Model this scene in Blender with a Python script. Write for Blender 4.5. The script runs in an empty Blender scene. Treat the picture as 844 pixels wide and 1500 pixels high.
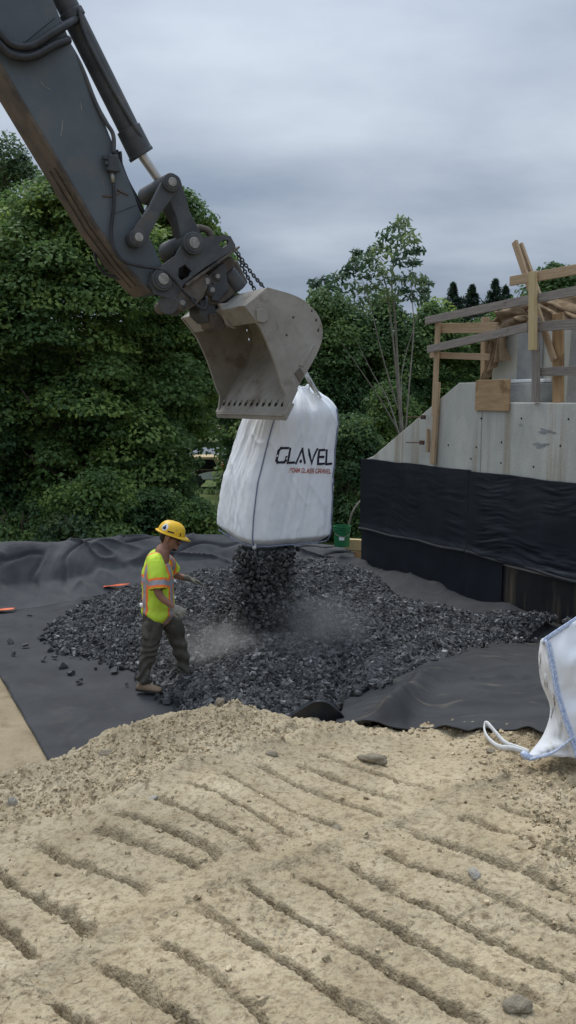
import bpy, bmesh, math, random
import numpy as np
from mathutils import Vector, Matrix
random.seed(7)
RNG = np.random.default_rng(11)
S = bpy.context.scene
COL = S.collection
rad = math.radians

# ------------------------------------------------------------------ camera
F, CW, CH = 1250.0, 844.0, 1500.0          # focal length and frame in photograph pixels
CAMZ, PITCH = 3.05, math.atan(165 / 1250.0)
cam_d = bpy.data.cameras.new('camera'); cam = bpy.data.objects.new('camera', cam_d); COL.objects.link(cam)
cam_d.sensor_fit = 'VERTICAL'; cam_d.sensor_height = 24; cam_d.lens = 24 * F / CH
cam_d.clip_start = 0.05; cam_d.clip_end = 2000
cam.location = (0, 0, CAMZ); cam.rotation_euler = (math.pi / 2 - PITCH, 0, 0)
S.camera = cam

# ------------------------------------------------------------------ sky, sun, exposure
SUN_EL, SUN_AZ = 60.0, -30.0              # azimuth measured from +Y towards +X
world = bpy.data.worlds.new('World'); S.world = world; world.use_nodes = True
nt = world.node_tree; nt.nodes.clear()
def wn(t, **k):
    n = nt.nodes.new(t)
    for a, b in k.items(): setattr(n, a, b)
    return n
sky = wn('ShaderNodeTexSky', sky_type='NISHITA', sun_disc=False)
sky.sun_elevation = rad(SUN_EL); sky.sun_rotation = rad(SUN_AZ)
sky.air_density = 1.0; sky.dust_density = 2.0
tc = wn('ShaderNodeTexCoord'); sep = wn('ShaderNodeSeparateXYZ')
nt.links.new(tc.outputs['Generated'], sep.inputs[0])
# overcast: brightness grows smoothly from the horizon to the zenith, broken by drifting cloud
elev = wn('ShaderNodeMapRange'); elev.inputs[1].default_value = 0.0; elev.inputs[2].default_value = 1.0
elev.inputs[3].default_value = 0.0; elev.inputs[4].default_value = 1.0
nt.links.new(sep.outputs[2], elev.inputs[0])
# project the direction on a cloud layer
addz = wn('ShaderNodeMath', operation='ADD'); addz.inputs[1].default_value = 0.22
nt.links.new(elev.outputs[0], addz.inputs[0])
div = wn('ShaderNodeVectorMath', operation='DIVIDE')
comb = wn('ShaderNodeCombineXYZ'); 
nt.links.new(addz.outputs[0], comb.inputs[0]); nt.links.new(addz.outputs[0], comb.inputs[1]); comb.inputs[2].default_value = 1.0
nt.links.new(tc.outputs['Generated'], div.inputs[0]); nt.links.new(comb.outputs[0], div.inputs[1])
mp = wn('ShaderNodeMapping'); mp.inputs['Location'].default_value = (5.3, 0.3, 0); mp.inputs['Scale'].default_value = (0.75, 1.05, 0.3)
nt.links.new(div.outputs[0], mp.inputs[0])
nz = wn('ShaderNodeTexNoise'); nz.inputs['Scale'].default_value = 1.1; nz.inputs['Detail'].default_value = 8; nz.inputs['Roughness'].default_value = 0.5
nt.links.new(mp.outputs[0], nz.inputs['Vector'])
cr = wn('ShaderNodeValToRGB')
cr.color_ramp.elements[0].position = 0.40; cr.color_ramp.elements[0].color = (2.0, 2.46, 3.2, 1)
cr.color_ramp.elements[1].position = 0.66; cr.color_ramp.elements[1].color = (4.3, 4.8, 5.45, 1)
nt.links.new(nz.outputs[0], cr.inputs[0])
grad = wn('ShaderNodeMapRange'); grad.inputs[1].default_value = 0.0; grad.inputs[2].default_value = 1.0
grad.inputs[3].default_value = 0.88; grad.inputs[4].default_value = 3.5
cube = wn('ShaderNodeMath', operation='POWER'); cube.inputs[1].default_value = 2.3; cube.use_clamp = True
nt.links.new(elev.outputs[0], cube.inputs[0]); nt.links.new(cube.outputs[0], grad.inputs[0])
mulc = wn('ShaderNodeVectorMath', operation='SCALE')
nt.links.new(cr.outputs[0], mulc.inputs[0]); nt.links.new(grad.outputs[0], mulc.inputs['Scale'])
mixs = wn('ShaderNodeMixRGB'); mixs.inputs[0].default_value = 0.93
nt.links.new(sky.outputs[0], mixs.inputs[1]); nt.links.new(mulc.outputs[0], mixs.inputs[2])
bg = wn('ShaderNodeBackground'); bg.inputs[1].default_value = 0.1
nt.links.new(mixs.outputs[0], bg.inputs[0])
wo = wn('ShaderNodeOutputWorld'); nt.links.new(bg.outputs[0], wo.inputs[0])

sd = bpy.data.lights.new('sun', 'SUN'); sun = bpy.data.objects.new('sun', sd); COL.objects.link(sun)
sd.energy = 1.5; sd.angle = rad(24); sd.color = (1.0, 0.965, 0.91)
sv = Vector((math.sin(rad(SUN_AZ)) * math.cos(rad(SUN_EL)), math.cos(rad(SUN_AZ)) * math.cos(rad(SUN_EL)), math.sin(rad(SUN_EL))))
sun.rotation_euler = sv.to_track_quat('Z', 'Y').to_euler()
S.view_settings.view_transform = 'Standard'; S.view_settings.look = 'None'
S.view_settings.exposure = 0.48; S.view_settings.gamma = 1.0; S.view_settings.use_curve_mapping = False
S.render.engine = 'CYCLES'
S.cycles.use_denoising = True
S.cycles.max_bounces = 6; S.cycles.diffuse_bounces = 3; S.cycles.glossy_bounces = 2; S.cycles.transmission_bounces = 4
S.cycles.transparent_max_bounces = 4; S.cycles.volume_bounces = 1; S.cycles.volume_step_rate = 2.0

# ------------------------------------------------------------------ geometry of the view: pixel -> place
CP, SP = math.cos(PITCH), math.sin(PITCH)
CAM = np.array([0, 0, CAMZ])
def ray(px, py):
    xc, yc = (px - CW / 2) / F, (CH / 2 - py) / F
    return np.array([xc, CP + yc * SP, -SP + yc * CP])
def atY(px, py, Y):
    d = ray(px, py); return CAM + d * (Y / d[1])
def atZ(px, py, z=0.0):
    d = ray(px, py); return CAM + d * ((z - CAMZ) / d[2])
def onplane(px, py, o, n):
    d = ray(px, py); return CAM + d * (np.dot(o - CAM, n) / np.dot(d, n))

# ------------------------------------------------------------------ noise
def _h(ix, iy, iz, seed):
    n = (ix.astype(np.uint64) * 374761393 + iy.astype(np.uint64) * 668265263 + iz.astype(np.uint64) * 2246822519 + np.uint64(seed * 3266489917)) & np.uint64(0xffffffff)
    n = ((n ^ (n >> np.uint64(13))) * np.uint64(1274126177)) & np.uint64(0xffffffff)
    n = ((n ^ (n >> np.uint64(16))) * np.uint64(2246822519)) & np.uint64(0xffffffff)
    n = n ^ (n >> np.uint64(15))
    return (n & np.uint64(0xffffff)).astype(np.float64) / 0xffffff
def noise(x, y, z=None, seed=1):
    x = np.asarray(x, float); y = np.asarray(y, float); z = np.zeros_like(x) if z is None else np.asarray(z, float)
    x, y, z = np.broadcast_arrays(x, y, z)
    x = x + 1000; y = y + 1000; z = z + 1000
    ix, iy, iz = np.floor(x).astype(np.int64), np.floor(y).astype(np.int64), np.floor(z).astype(np.int64)
    fx, fy, fz = x - ix, y - iy, z - iz
    fx, fy, fz = [f * f * f * (f * (f * 6 - 15) + 10) for f in (fx, fy, fz)]
    def L(a, b, t): return a + (b - a) * t
    c = lambda a, b, d: _h(ix + a, iy + b, iz + d, seed)
    r = L(L(L(c(0,0,0), c(1,0,0), fx), L(c(0,1,0), c(1,1,0), fx), fy), L(L(c(0,0,1), c(1,0,1), fx), L(c(0,1,1), c(1,1,1), fx), fy), fz)
    return r * 2 - 1
def fbm(x, y, z=None, oct=4, seed=1, gain=0.5):
    a, f, t = 1.0, 1.0, 0.0
    for i in range(oct):
        t = t + a * noise(np.asarray(x) * f, np.asarray(y) * f, None if z is None else np.asarray(z) * f, seed + i * 17)
        a *= gain; f *= 2.03
    return t
def sstep(a, b, x):
    t = np.clip((np.asarray(x, float) - a) / (b - a), 0, 1); return t * t * (3 - 2 * t)

# ------------------------------------------------------------------ object helpers
def tag(o, label=None, cat=None, group=None, kind=None):
    if label: o['label'] = label
    if cat: o['category'] = cat
    if group: o['group'] = group
    if kind: o['kind'] = kind
    return o
def link(name, me, mat=None, parent=None):
    o = bpy.data.objects.new(name, me); COL.objects.link(o)
    if mat is not None and me is not None and len(me.materials) == 0: me.materials.append(mat)
    if parent is not None: o.parent = parent; o.matrix_parent_inverse = Matrix.Identity(4)
    return o
def empty(name, loc=(0, 0, 0)):
    o = bpy.data.objects.new(name, None); COL.objects.link(o); o.location = loc; o.empty_display_size = 0.1
    return o
def npmesh(name, V, Fc, smooth=True):
    """V (n,3); Fc (m,k) faces of equal size"""
    V = np.asarray(V, np.float32); Fc = np.asarray(Fc, np.int32)
    me = bpy.data.meshes.new(name); m, k = Fc.shape
    me.vertices.add(len(V)); me.vertices.foreach_set('co', V.ravel())
    me.loops.add(m * k); me.loops.foreach_set('vertex_index', Fc.ravel())
    me.polygons.add(m); me.polygons.foreach_set('loop_start', np.arange(0, m * k, k, dtype=np.int32))
    me.polygons.foreach_set('loop_total', np.full(m, k, np.int32))
    me.polygons.foreach_set('use_smooth', np.full(m, smooth))
    me.update(calc_edges=True); me.validate()
    return me
def tintattr(me, vals):
    a = me.color_attributes.new('tint', 'FLOAT_COLOR', 'POINT')
    v = np.ones((len(me.vertices), 4), np.float32); v[:, :3] = np.asarray(vals)[:, None] if np.ndim(vals) == 1 else vals
    a.data.foreach_set('color', v.ravel())
def gridfaces(nu, nv, closeu=False):
    iu = np.arange(nu if closeu else nu - 1); iv = np.arange(nv - 1)
    a, b = np.meshgrid(iu, iv, indexing='ij'); a2 = (a + 1) % nu
    return np.stack([a * nv + b, a2 * nv + b, a2 * nv + b + 1, a * nv + b + 1], -1).reshape(-1, 4)
class MB:
    """collects shapes for ONE mesh"""
    def __init__(s): s.v = []; s.f = []
    def add(s, V, Fc):
        o = len(s.v); s.v += [tuple(map(float, p)) for p in V]; s.f += [tuple(int(i) + o for i in f) for f in Fc]; return s
    def prism(s, front, vec):
        n = len(front); fr = [np.array(p, float) for p in front]; vec = np.array(vec, float)
        return s.add(fr + [p + vec for p in fr], [tuple(range(n)), tuple(range(2 * n - 1, n - 1, -1))] + [((i + 1) % n, i, i + n, (i + 1) % n + n) for i in range(n)])
    def box(s, c, ax, ay, az):
        c, ax, ay, az = [np.array(q, float) for q in (c, ax, ay, az)]
        V = [c + i * ax + j * ay + k * az for i in (-1, 1) for j in (-1, 1) for k in (-1, 1)]
        return s.add(V, [(0,1,3,2), (4,6,7,5), (0,4,5,1), (2,3,7,6), (0,2,6,4), (1,5,7,3)])
    def tube(s, pts, r, n=10, caps=True, squash=1.0, up=None):
        P = [np.array(p, float) for p in pts]; R = r if hasattr(r, '__len__') else [r] * len(P)
        V = []; ref = np.array(up, float) if up is not None else None
        for i, p in enumerate(P):
            t = P[min(i + 1, len(P) - 1)] - P[max(i - 1, 0)]; t = t / (np.linalg.norm(t) + 1e-9)
            if ref is None: ref = np.array([0, 0, 1.0]) if abs(t[2]) < 0.9 else np.array([1.0, 0, 0])
            a = ref - t * np.dot(ref, t); a /= np.linalg.norm(a) + 1e-9; b = np.cross(t, a); 
            if up is None: ref = a
            for k in range(n):
                th = 2 * math.pi * k / n; V.append(p + R[i] * (math.cos(th) * a + squash * math.sin(th) * b))
        m = len(P); Fc = [(i * n + k, i * n + (k + 1) % n, (i + 1) * n + (k + 1) % n, (i + 1) * n + k) for i in range(m - 1) for k in range(n)]
        if caps: Fc += [tuple(range(n - 1, -1, -1)), tuple((m - 1) * n + k for k in range(n))]
        return s.add(V, Fc)
    def build(s, name, mat, parent=None, smooth=False, bevel=0, seg=2, auto=None):
        me = bpy.data.meshes.new(name); me.from_pydata(s.v, [], s.f)
        bm = bmesh.new(); bm.from_mesh(me); bmesh.ops.recalc_face_normals(bm, faces=bm.faces); bm.to_mesh(me); bm.free()
        if smooth:
            me.polygons.foreach_set('use_smooth', [True] * len(me.polygons))
            if auto: me.set_sharp_from_angle(angle=rad(auto))
        me.update()
        o = link(name, me, mat, parent)
        if bevel:
            b = o.modifiers.new('bevel', 'BEVEL'); b.width = bevel; b.segments = seg; b.limit_method = 'ANGLE'; b.angle_limit = rad(40)
        return o
def spline(P, n):
    """Catmull-Rom through P, n points"""
    P = np.array(P, float); m = len(P); out = []
    Q = np.vstack([2 * P[0] - P[1], P, 2 * P[-1] - P[-2]])
    for t in np.linspace(0, m - 1 - 1e-9, n):
        i = int(t); f = t - i; a, b, c, d = Q[i], Q[i + 1], Q[i + 2], Q[i + 3]
        out.append(0.5 * (2 * b + (c - a) * f + (2 * a - 5 * b + 4 * c - d) * f * f + (3 * b - a - 3 * c + d) * f ** 3))
    return np.array(out)

# ------------------------------------------------------------------ materials
def mat(name, c1, c2=None, scale=4.0, rough=0.8, bump=0.0, bscale=60.0, metal=0.0, stretch=(1, 1, 1), spec=0.3, c3=None, s3=1.2, lo3=0.55, hi3=0.7, tint=False, detail=6, lo=0.35, hi=0.65, bdist=0.02, trans=0.0, stretch3=(1, 1, 1), coat=0.0):
    m = bpy.data.materials.new(name); m.use_nodes = True; t = m.node_tree; N = t.nodes; L = t.links
    b = N['Principled BSDF']; b.inputs['Roughness'].default_value = rough; b.inputs['Metallic'].default_value = metal
    b.inputs['Specular IOR Level'].default_value = spec
    if coat: b.inputs['Coat Weight'].default_value = coat
    co = N.new('ShaderNodeTexCoord'); mpn = N.new('ShaderNodeMapping'); mpn.inputs['Scale'].default_value = stretch
    L.new(co.outputs['Object'], mpn.inputs[0])
    out = None
    if c2 is not None:
        n = N.new('ShaderNodeTexNoise'); n.inputs['Scale'].default_value = scale; n.inputs['Detail'].default_value = detail; n.inputs['Roughness'].default_value = 0.6
        L.new(mpn.outputs[0], n.inputs['Vector'])
        r = N.new('ShaderNodeValToRGB'); r.color_ramp.elements[0].position = lo; r.color_ramp.elements[1].position = hi
        r.color_ramp.elements[0].color = (*c1, 1); r.color_ramp.elements[1].color = (*c2, 1)
        L.new(n.outputs[0], r.inputs[0]); out = r.outputs[0]
    else:
        rgb = N.new('ShaderNodeRGB'); rgb.outputs[0].default_value = (*c1, 1); out = rgb.outputs[0]
    if c3 is not None:
        mp3 = N.new('ShaderNodeMapping'); mp3.inputs['Scale'].default_value = stretch3; L.new(co.outputs['Object'], mp3.inputs[0])
        n3 = N.new('ShaderNodeTexNoise'); n3.inputs['Scale'].default_value = s3; n3.inputs['Detail'].default_value = 8; n3.inputs['Roughness'].default_value = 0.65
        L.new(mp3.outputs[0], n3.inputs['Vector'])
        r3 = N.new('ShaderNodeMapRange'); r3.inputs[1].default_value = lo3; r3.inputs[2].default_value = hi3; L.new(n3.outputs[0], r3.inputs[0])
        mx = N.new('ShaderNodeMixRGB'); mx.inputs[2].default_value = (*c3, 1); L.new(r3.outputs[0], mx.inputs[0]); L.new(out, mx.inputs[1]); out = mx.outputs[0]
    if tint:
        at = N.new('ShaderNodeAttribute'); at.attribute_name = 'tint'
        mm = N.new('ShaderNodeMixRGB'); mm.blend_type = 'MULTIPLY'; mm.inputs[0].default_value = 1; L.new(out, mm.inputs[1]); L.new(at.outputs['Color'], mm.inputs[2]); out = mm.outputs[0]
    L.new(out, b.inputs['Base Color'])
    if bump:
        n2 = N.new('ShaderNodeTexNoise'); n2.inputs['Scale'].default_value = bscale; n2.inputs['Detail'].default_value = 5
        L.new(mpn.outputs[0], n2.inputs['Vector'])
        bp = N.new('ShaderNodeBump'); bp.inputs['Strength'].default_value = bump; bp.inputs['Distance'].default_value = bdist
        L.new(n2.outputs[0], bp.inputs['Height']); L.new(bp.outputs[0], b.inputs['Normal'])
    if trans:
        tr = N.new('ShaderNodeBsdfTranslucent'); L.new(out, tr.inputs[0]); ms = N.new('ShaderNodeMixShader'); ms.inputs[0].default_value = trans
        L.new(b.outputs[0], ms.inputs[1]); L.new(tr.outputs[0], ms.inputs[2]); L.new(ms.outputs[0], N['Material Output'].inputs[0])
    return m
M = {}
M['dirt'] = mat('dirt', (0.405, 0.325, 0.205), (0.525, 0.435, 0.292), 2.6, 0.95, 1.0, 95, spec=0.1, c3=(0.27, 0.205, 0.125), s3=30, lo3=0.47, hi3=0.66, bdist=0.012, tint=True)
M['ground'] = mat('ground', (0.27, 0.215, 0.135), (0.36, 0.29, 0.19), 1.6, 0.95, 0.8, 40, spec=0.1, c3=(0.22, 0.17, 0.11), s3=5, lo3=0.5, hi3=0.7)
M['stone'] = mat('stone', (0.26, 0.215, 0.15), (0.40, 0.34, 0.25), 12, 0.9, 0.6, 80, spec=0.2)
M['palestone'] = mat('pale_stone', (0.44, 0.40, 0.33), (0.56, 0.52, 0.44), 12, 0.9, 0.6, 80, spec=0.2)
M['geo'] = mat('geotextile', (0.040, 0.040, 0.042), (0.058, 0.058, 0.060), 2.0, 0.85, 0.35, 300, spec=0.25, c3=(0.10, 0.09, 0.075), s3=3.4, lo3=0.56, hi3=0.95, bdist=0.004)
M['geo_dusty'] = mat('geotextile_dusty', (0.064, 0.064, 0.066), (0.100, 0.099, 0.099), 1.6, 0.9, 0.35, 300, spec=0.2, c3=(0.15, 0.135, 0.11), s3=2.0, lo3=0.60, hi3=0.8, bdist=0.004)
M['geo_flap'] = mat('geotextile_flap', (0.034, 0.034, 0.035), (0.050, 0.050, 0.050), 2.0, 0.85, 0.35, 300, spec=0.25, c3=(0.21, 0.175, 0.125), s3=2.8, lo3=0.585, hi3=0.84, bdist=0.004, stretch3=(0.6, 2.6, 1))
M['wallfab'] = mat('black_wall_fabric', (0.007, 0.009, 0.014), (0.013, 0.016, 0.023), 3, 0.48, 0.2, 250, spec=0.45, c3=(0.022, 0.022, 0.024), s3=1.5, lo3=0.56, hi3=0.8, bdist=0.004)
M['coating'] = mat('black_coating', (0.012, 0.012, 0.014), (0.025, 0.023, 0.022), 3, 0.5, 0.2, 60, spec=0.4, c3=(0.15, 0.115, 0.075), s3=2.2, lo3=0.50, hi3=0.72, stretch3=(3.4, 3.4, 0.22))
M['gravel'] = mat('foam_glass', (0.080, 0.079, 0.078), (0.140, 0.138, 0.135), 30, 0.85, 0.5, 160, spec=0.3, tint=True)
M['concrete'] = mat('concrete', (0.41, 0.405, 0.36), (0.56, 0.545, 0.48), 1.7, 0.85, 0.25, 45, spec=0.25, c3=(0.27, 0.20, 0.115), s3=2.1, lo3=0.52, hi3=0.70, stretch3=(1.6, 1.6, 0.07), stretch=(1, 1, 0.5))
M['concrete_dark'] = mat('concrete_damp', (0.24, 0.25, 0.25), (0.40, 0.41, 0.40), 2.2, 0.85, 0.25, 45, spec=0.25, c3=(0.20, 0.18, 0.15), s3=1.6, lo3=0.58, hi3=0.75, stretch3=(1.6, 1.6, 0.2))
M['recess_black'] = mat('recess_shade_and_filler', (0.012, 0.011, 0.010), rough=0.95)  # near-black that paints in the shade of holes; also the joint filler
M['wood'] = mat('fresh_lumber', (0.36, 0.25, 0.15), (0.47, 0.345, 0.22), 6, 0.75, 0.3, 40, stretch=(0.5, 9, 9), spec=0.2, c3=(0.26, 0.15, 0.075), s3=3.2, lo3=0.6, hi3=0.7, stretch3=(1, 3, 3))
M['wood_grey'] = mat('weathered_lumber', (0.20, 0.175, 0.155), (0.33, 0.29, 0.25), 6, 0.85, 0.4, 40, stretch=(0.5, 9, 9), spec=0.15, c3=(0.13, 0.10, 0.08), s3=3.2, lo3=0.6, hi3=0.7, stretch3=(1, 3, 3))
M['wood_pale'] = mat('yellow_lumber', (0.46, 0.35, 0.18), (0.56, 0.44, 0.25), 6, 0.75, 0.3, 40, stretch=(0.5, 9, 9), spec=0.2)
M['ply'] = mat('plywood', (0.33, 0.21, 0.11), (0.46, 0.31, 0.17), 3.5, 0.75, 0.25, 30, stretch=(0.8, 5, 5), spec=0.2, c3=(0.24, 0.15, 0.08), s3=2.5, lo3=0.58, hi3=0.66)
M['burlap'] = mat('burlap', (0.20, 0.14, 0.085), (0.34, 0.25, 0.165), 5, 0.95, 0.5, 120, spec=0.05)
M['rust'] = mat('rusty_steel', (0.07, 0.045, 0.035), (0.13, 0.08, 0.055), 14, 0.8, 0.3, 80, metal=0.3)
M['paint'] = mat('slate_paint', (0.068, 0.083, 0.096), (0.098, 0.117, 0.130), 1.6, 0.52, 0.06, 30, spec=0.4, c3=(0.135, 0.115, 0.09), s3=3.2, lo3=0.54, hi3=0.86)
M['darkpaint'] = mat('dark_greasy_steel', (0.040, 0.044, 0.050), (0.075, 0.078, 0.080), 5, 0.55, 0.15, 60, spec=0.4, c3=(0.115, 0.095, 0.075), s3=4, lo3=0.55, hi3=0.75)
M['worn'] = mat('muddy_steel', (0.085, 0.070, 0.058), (0.16, 0.135, 0.11), 4, 0.8, 0.3, 70, spec=0.25, c3=(0.045, 0.042, 0.042), s3=3, lo3=0.52, hi3=0.68)
M['wornplate'] = mat('worn_brown_plate', (0.055, 0.045, 0.038), (0.14, 0.11, 0.085), 3, 0.7, 0.3, 50, spec=0.3, c3=(0.15, 0.115, 0.08), s3=5, lo3=0.58, hi3=0.76)
M['bucket'] = mat('dusty_bucket_steel', (0.235, 0.215, 0.185), (0.335, 0.315, 0.28), 2.4, 0.85, 0.15, 60, spec=0.2, c3=(0.15, 0.105, 0.07), s3=3.6, lo3=0.54, hi3=0.76)
M['steel'] = mat('bright_pin_steel', (0.20, 0.19, 0.17), (0.36, 0.34, 0.31), 20, 0.45, 0.1, 60, metal=0.6)
M['chrome'] = mat('chrome_rod', (0.46, 0.45, 0.44), (0.58, 0.57, 0.56), 5, 0.3, metal=0.55)
M['rubber'] = mat('black_hose_rubber', (0.016, 0.016, 0.018), (0.03, 0.03, 0.032), 12, 0.5, spec=0.4)
M['bag'] = mat('white_woven_bag', (0.77, 0.78, 0.80), (0.84, 0.845, 0.85), 2.5, 0.62, 0.12, 400, spec=0.35, bdist=0.003)
M['bag_dirty'] = mat('white_bag_stained', (0.68, 0.69, 0.71), (0.78, 0.78, 0.79), 2.5, 0.65, 0.12, 400, spec=0.3, c3=(0.55, 0.48, 0.37), s3=6, lo3=0.6, hi3=0.72, bdist=0.003)
M['strap'] = mat('white_webbing', (0.62, 0.62, 0.60), (0.74, 0.74, 0.73), 20, 0.8, 0.3, 200)
M['bluetape'] = mat('blue_seam_webbing', (0.28, 0.37, 0.60), (0.70, 0.74, 0.82), 90, 0.8, 0.2, 200)
M['seam'] = mat('grey_blue_seam', (0.12, 0.14, 0.21), (0.28, 0.30, 0.38), 60, 0.8)
M['ink'] = mat('black_print', (0.022, 0.018, 0.035), rough=0.7)
M['redink'] = mat('rust_red_print', (0.42, 0.075, 0.035), rough=0.7)
M['orange'] = mat('orange_plastic', (0.62, 0.10, 0.035), (0.74, 0.17, 0.07), 8, 0.5, 0.2, 40)
M['green'] = mat('green_pail_plastic', (0.012, 0.13, 0.045), (0.02, 0.17, 0.06), 4, 0.45, spec=0.4)
M['white'] = mat('white_paint', (0.75, 0.75, 0.74), (0.8, 0.8, 0.79), 6, 0.6)
M['asphalt'] = mat('asphalt', (0.10, 0.10, 0.105), (0.16, 0.16, 0.165), 3, 0.9)
M['grass'] = mat('rough_grass', (0.05, 0.075, 0.022), (0.10, 0.125, 0.045), 1.5, 0.95, 0.6, 30, spec=0.1)
M['bark'] = mat('bark', (0.055, 0.042, 0.032), (0.12, 0.095, 0.075), 6, 0.95, 0.7, 30, stretch=(3, 3, 0.6), spec=0.1)
M['palebark'] = mat('pale_bark', (0.16, 0.145, 0.12), (0.27, 0.245, 0.21), 6, 0.9, 0.5, 30, stretch=(3, 3, 0.6), spec=0.1)
def leafmat(name, a, b): return mat(name, a, b, 0.9, 0.55, spec=0.3, tint=True, trans=0.48)
M['leaf_maple'] = leafmat('maple_leaf', (0.130, 0.215, 0.066), (0.190, 0.280, 0.088))
M['leaf_dark'] = leafmat('dark_leaf', (0.092, 0.165, 0.066), (0.132, 0.212, 0.078))
M['leaf_light'] = leafmat('light_leaf', (0.120, 0.200, 0.060), (0.160, 0.250, 0.080))
M['leaf_grey'] = leafmat('greygreen_leaf', (0.105, 0.165, 0.088), (0.140, 0.205, 0.105))
M['leaf_conifer'] = leafmat('conifer_needle', (0.022, 0.048, 0.032), (0.036, 0.066, 0.04))
M['hivis'] = mat('lime_hivis_fabric', (0.47, 0.66, 0.045), (0.60, 0.78, 0.08), 9, 0.75, 0.1, 80, spec=0.2)
M['hivis_orange'] = mat('orange_trim', (0.95, 0.21, 0.04), rough=0.7)
M['silver'] = mat('silver_tape', (0.27, 0.26, 0.28), (0.36, 0.35, 0.37), 30, 0.45, spec=0.5)
M['pants'] = mat('grey_work_trousers', (0.062, 0.056, 0.047), (0.105, 0.095, 0.080), 7, 0.9, 0.3, 150, spec=0.1, c3=(0.19, 0.17, 0.14), s3=7, lo3=0.55, hi3=0.85)
M['skin'] = mat('skin', (0.26, 0.13, 0.085), (0.32, 0.165, 0.11), 10, 0.55, spec=0.35)
M['hair'] = mat('dark_hair', (0.018, 0.013, 0.010), (0.03, 0.022, 0.017), 40, 0.7)
M['helmet'] = mat('yellow_helmet_shell', (0.76, 0.44, 0.02), (0.84, 0.52, 0.03), 9, 0.45, spec=0.4, c3=(0.50, 0.31, 0.05), s3=14, lo3=0.58, hi3=0.75)
M['glove'] = mat('grey_glove', (0.23, 0.21, 0.17), (0.32, 0.30, 0.25), 30, 0.85, 0.3, 120)
M['glove_dark'] = mat('dark_glove', (0.12, 0.115, 0.09), (0.17, 0.16, 0.13), 30, 0.85, 0.3, 120)
M['boot'] = mat('tan_boot_leather', (0.20, 0.135, 0.085), (0.29, 0.21, 0.14), 14, 0.7, 0.2, 60)
M['sole'] = mat('dark_sole', (0.03, 0.028, 0.026), rough=0.85)
M['shade_black'] = mat('dark_lens', (0.01, 0.01, 0.012), rough=0.2, spec=0.5)
M['navy'] = mat('navy_print', (0.02, 0.025, 0.06), rough=0.6)

# ================================================================== LARGE STRUCTURE
E1 = np.array([0.4586, -0.8887, 0.0])      # along the concrete wall, towards the camera
E2 = np.array([0.8887, 0.4586, 0.0])       # across the pit
Z3 = np.array([0, 0, 1.0])

# ---- mound the camera stands on
_c = [(-400, 1235, 3.9), (-150, 1185, 4.1), (0, 1141, 4.3), (75, 1119, 4.45), (130, 1099, 4.6), (200, 1066, 4.75), (260, 1047, 4.85), (320, 1038, 4.9), (360, 1046, 4.9), (430, 1062, 4.9), (520, 1073, 4.85), (600, 1083, 4.8), (700, 1079, 4.7), (844, 1086, 4.6), (1100, 1096, 4.5)]
_ct = []; _cy = []; _cz = []
for px, py, Y in _c:
    p = atY(px, py, Y); _ct.append(p[0] / Y); _cy.append(Y); _cz.append(p[2])
def crest(t): return np.interp(t, _ct, _cy), np.interp(t, _ct, _cz)
def mound_base(x, y):
    x = np.asarray(x, float); y = np.asarray(y, float)
    t = x / np.maximum(y, 2.2); yc, zc = crest(t)
    f = np.clip((y - 1.6) / (yc - 1.6), 0, 1)
    near = 1.44 + (zc - 1.44) * (f ** 1.25)
    slope = np.interp(t, [-0.4, -0.05, 0.03, 0.066, 0.10, 0.16, 0.5], [0.62, 0.62, 0.5, 0.33, 0.26, 0.205, 0.19])
    dy = np.maximum(y - yc, 0); back = zc - slope * (np.sqrt(dy * dy + 0.03) - 0.173)
    return np.where(y < yc, near, back)
def ground_h(x, y): return np.maximum(mound_base(x, y), 0.0)
def hit(px, py, extra=0.0):
    d = ray(px, py); Y = np.linspace(1.6, 25, 6000)
    P = CAM[None] + d[None] * (Y / d[1])[:, None]
    k = np.argmax(P[:, 2] <= ground_h(P[:, 0], P[:, 1]) + extra)
    return P[k]

# grooves pressed by the excavator's track pads: two passes of the track, one groove every 0.2 m
TD = np.array([math.cos(rad(-48)), math.sin(rad(-48))]); TN_ = np.array([-TD[1], TD[0]])       # along a groove; along the track's travel
GW = []; _g = random.Random(5)
for lane, a0_, a1_ in ((0, -3.10, -2.34), (1, -2.14, -1.14)):
    bs_ = [0.60, 0.81, 1.02, 1.20, 1.41, 1.62, 1.77, 1.94, 2.13, 2.33, 2.56, 2.79, 3.02] if lane == 0 else [0.36, 0.56, 0.77, 0.97, 1.16, 1.33, 1.53, 1.745, 1.95, 2.155, 2.365, 2.59, 2.84, 3.05]
    for b_ in bs_:
        aa_ = np.linspace(a0_ + _g.uniform(-.07, .05), a1_ + _g.uniform(-.05, .08), 4); tilt = _g.uniform(-0.02, 0.035) + (0.03 if lane == 0 else -0.02)
        GW.append([tuple(TD * a + TN_ * (b_ + tilt * (a - a0_) / (a1_ - a0_) + _g.uniform(-.006, .006))) for a in aa_])
LINE = [hit(px, py)[:2] for px, py in [(-300, 1260), (0, 1216), (100, 1196), (170, 1178), (270, 1128), (430, 1082), (560, 1078)]]
def segdist(x, y, pl):
    best = np.full(x.shape, 9.0); side = np.zeros(x.shape); par = np.zeros(x.shape); tot = 0
    L = sum(np.linalg.norm(np.array(pl[i + 1]) - np.array(pl[i])) for i in range(len(pl) - 1))
    for i in range(len(pl) - 1):
        a, b = np.array(pl[i]), np.array(pl[i + 1]); d = b - a; l = np.linalg.norm(d)
        u = np.clip(((x - a[0]) * d[0] + (y - a[1]) * d[1]) / (l * l), 0, 1)
        dx, dy = x - a[0] - u * d[0], y - a[1] - u * d[1]; r = np.hypot(dx, dy)
        s = np.sign(d[0] * dy - d[1] * dx); m = r < best
        best = np.where(m, r, best); side = np.where(m, s, side); par = np.where(m, (tot + u * l) / L, par); tot += l
    return best, side, par
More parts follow.
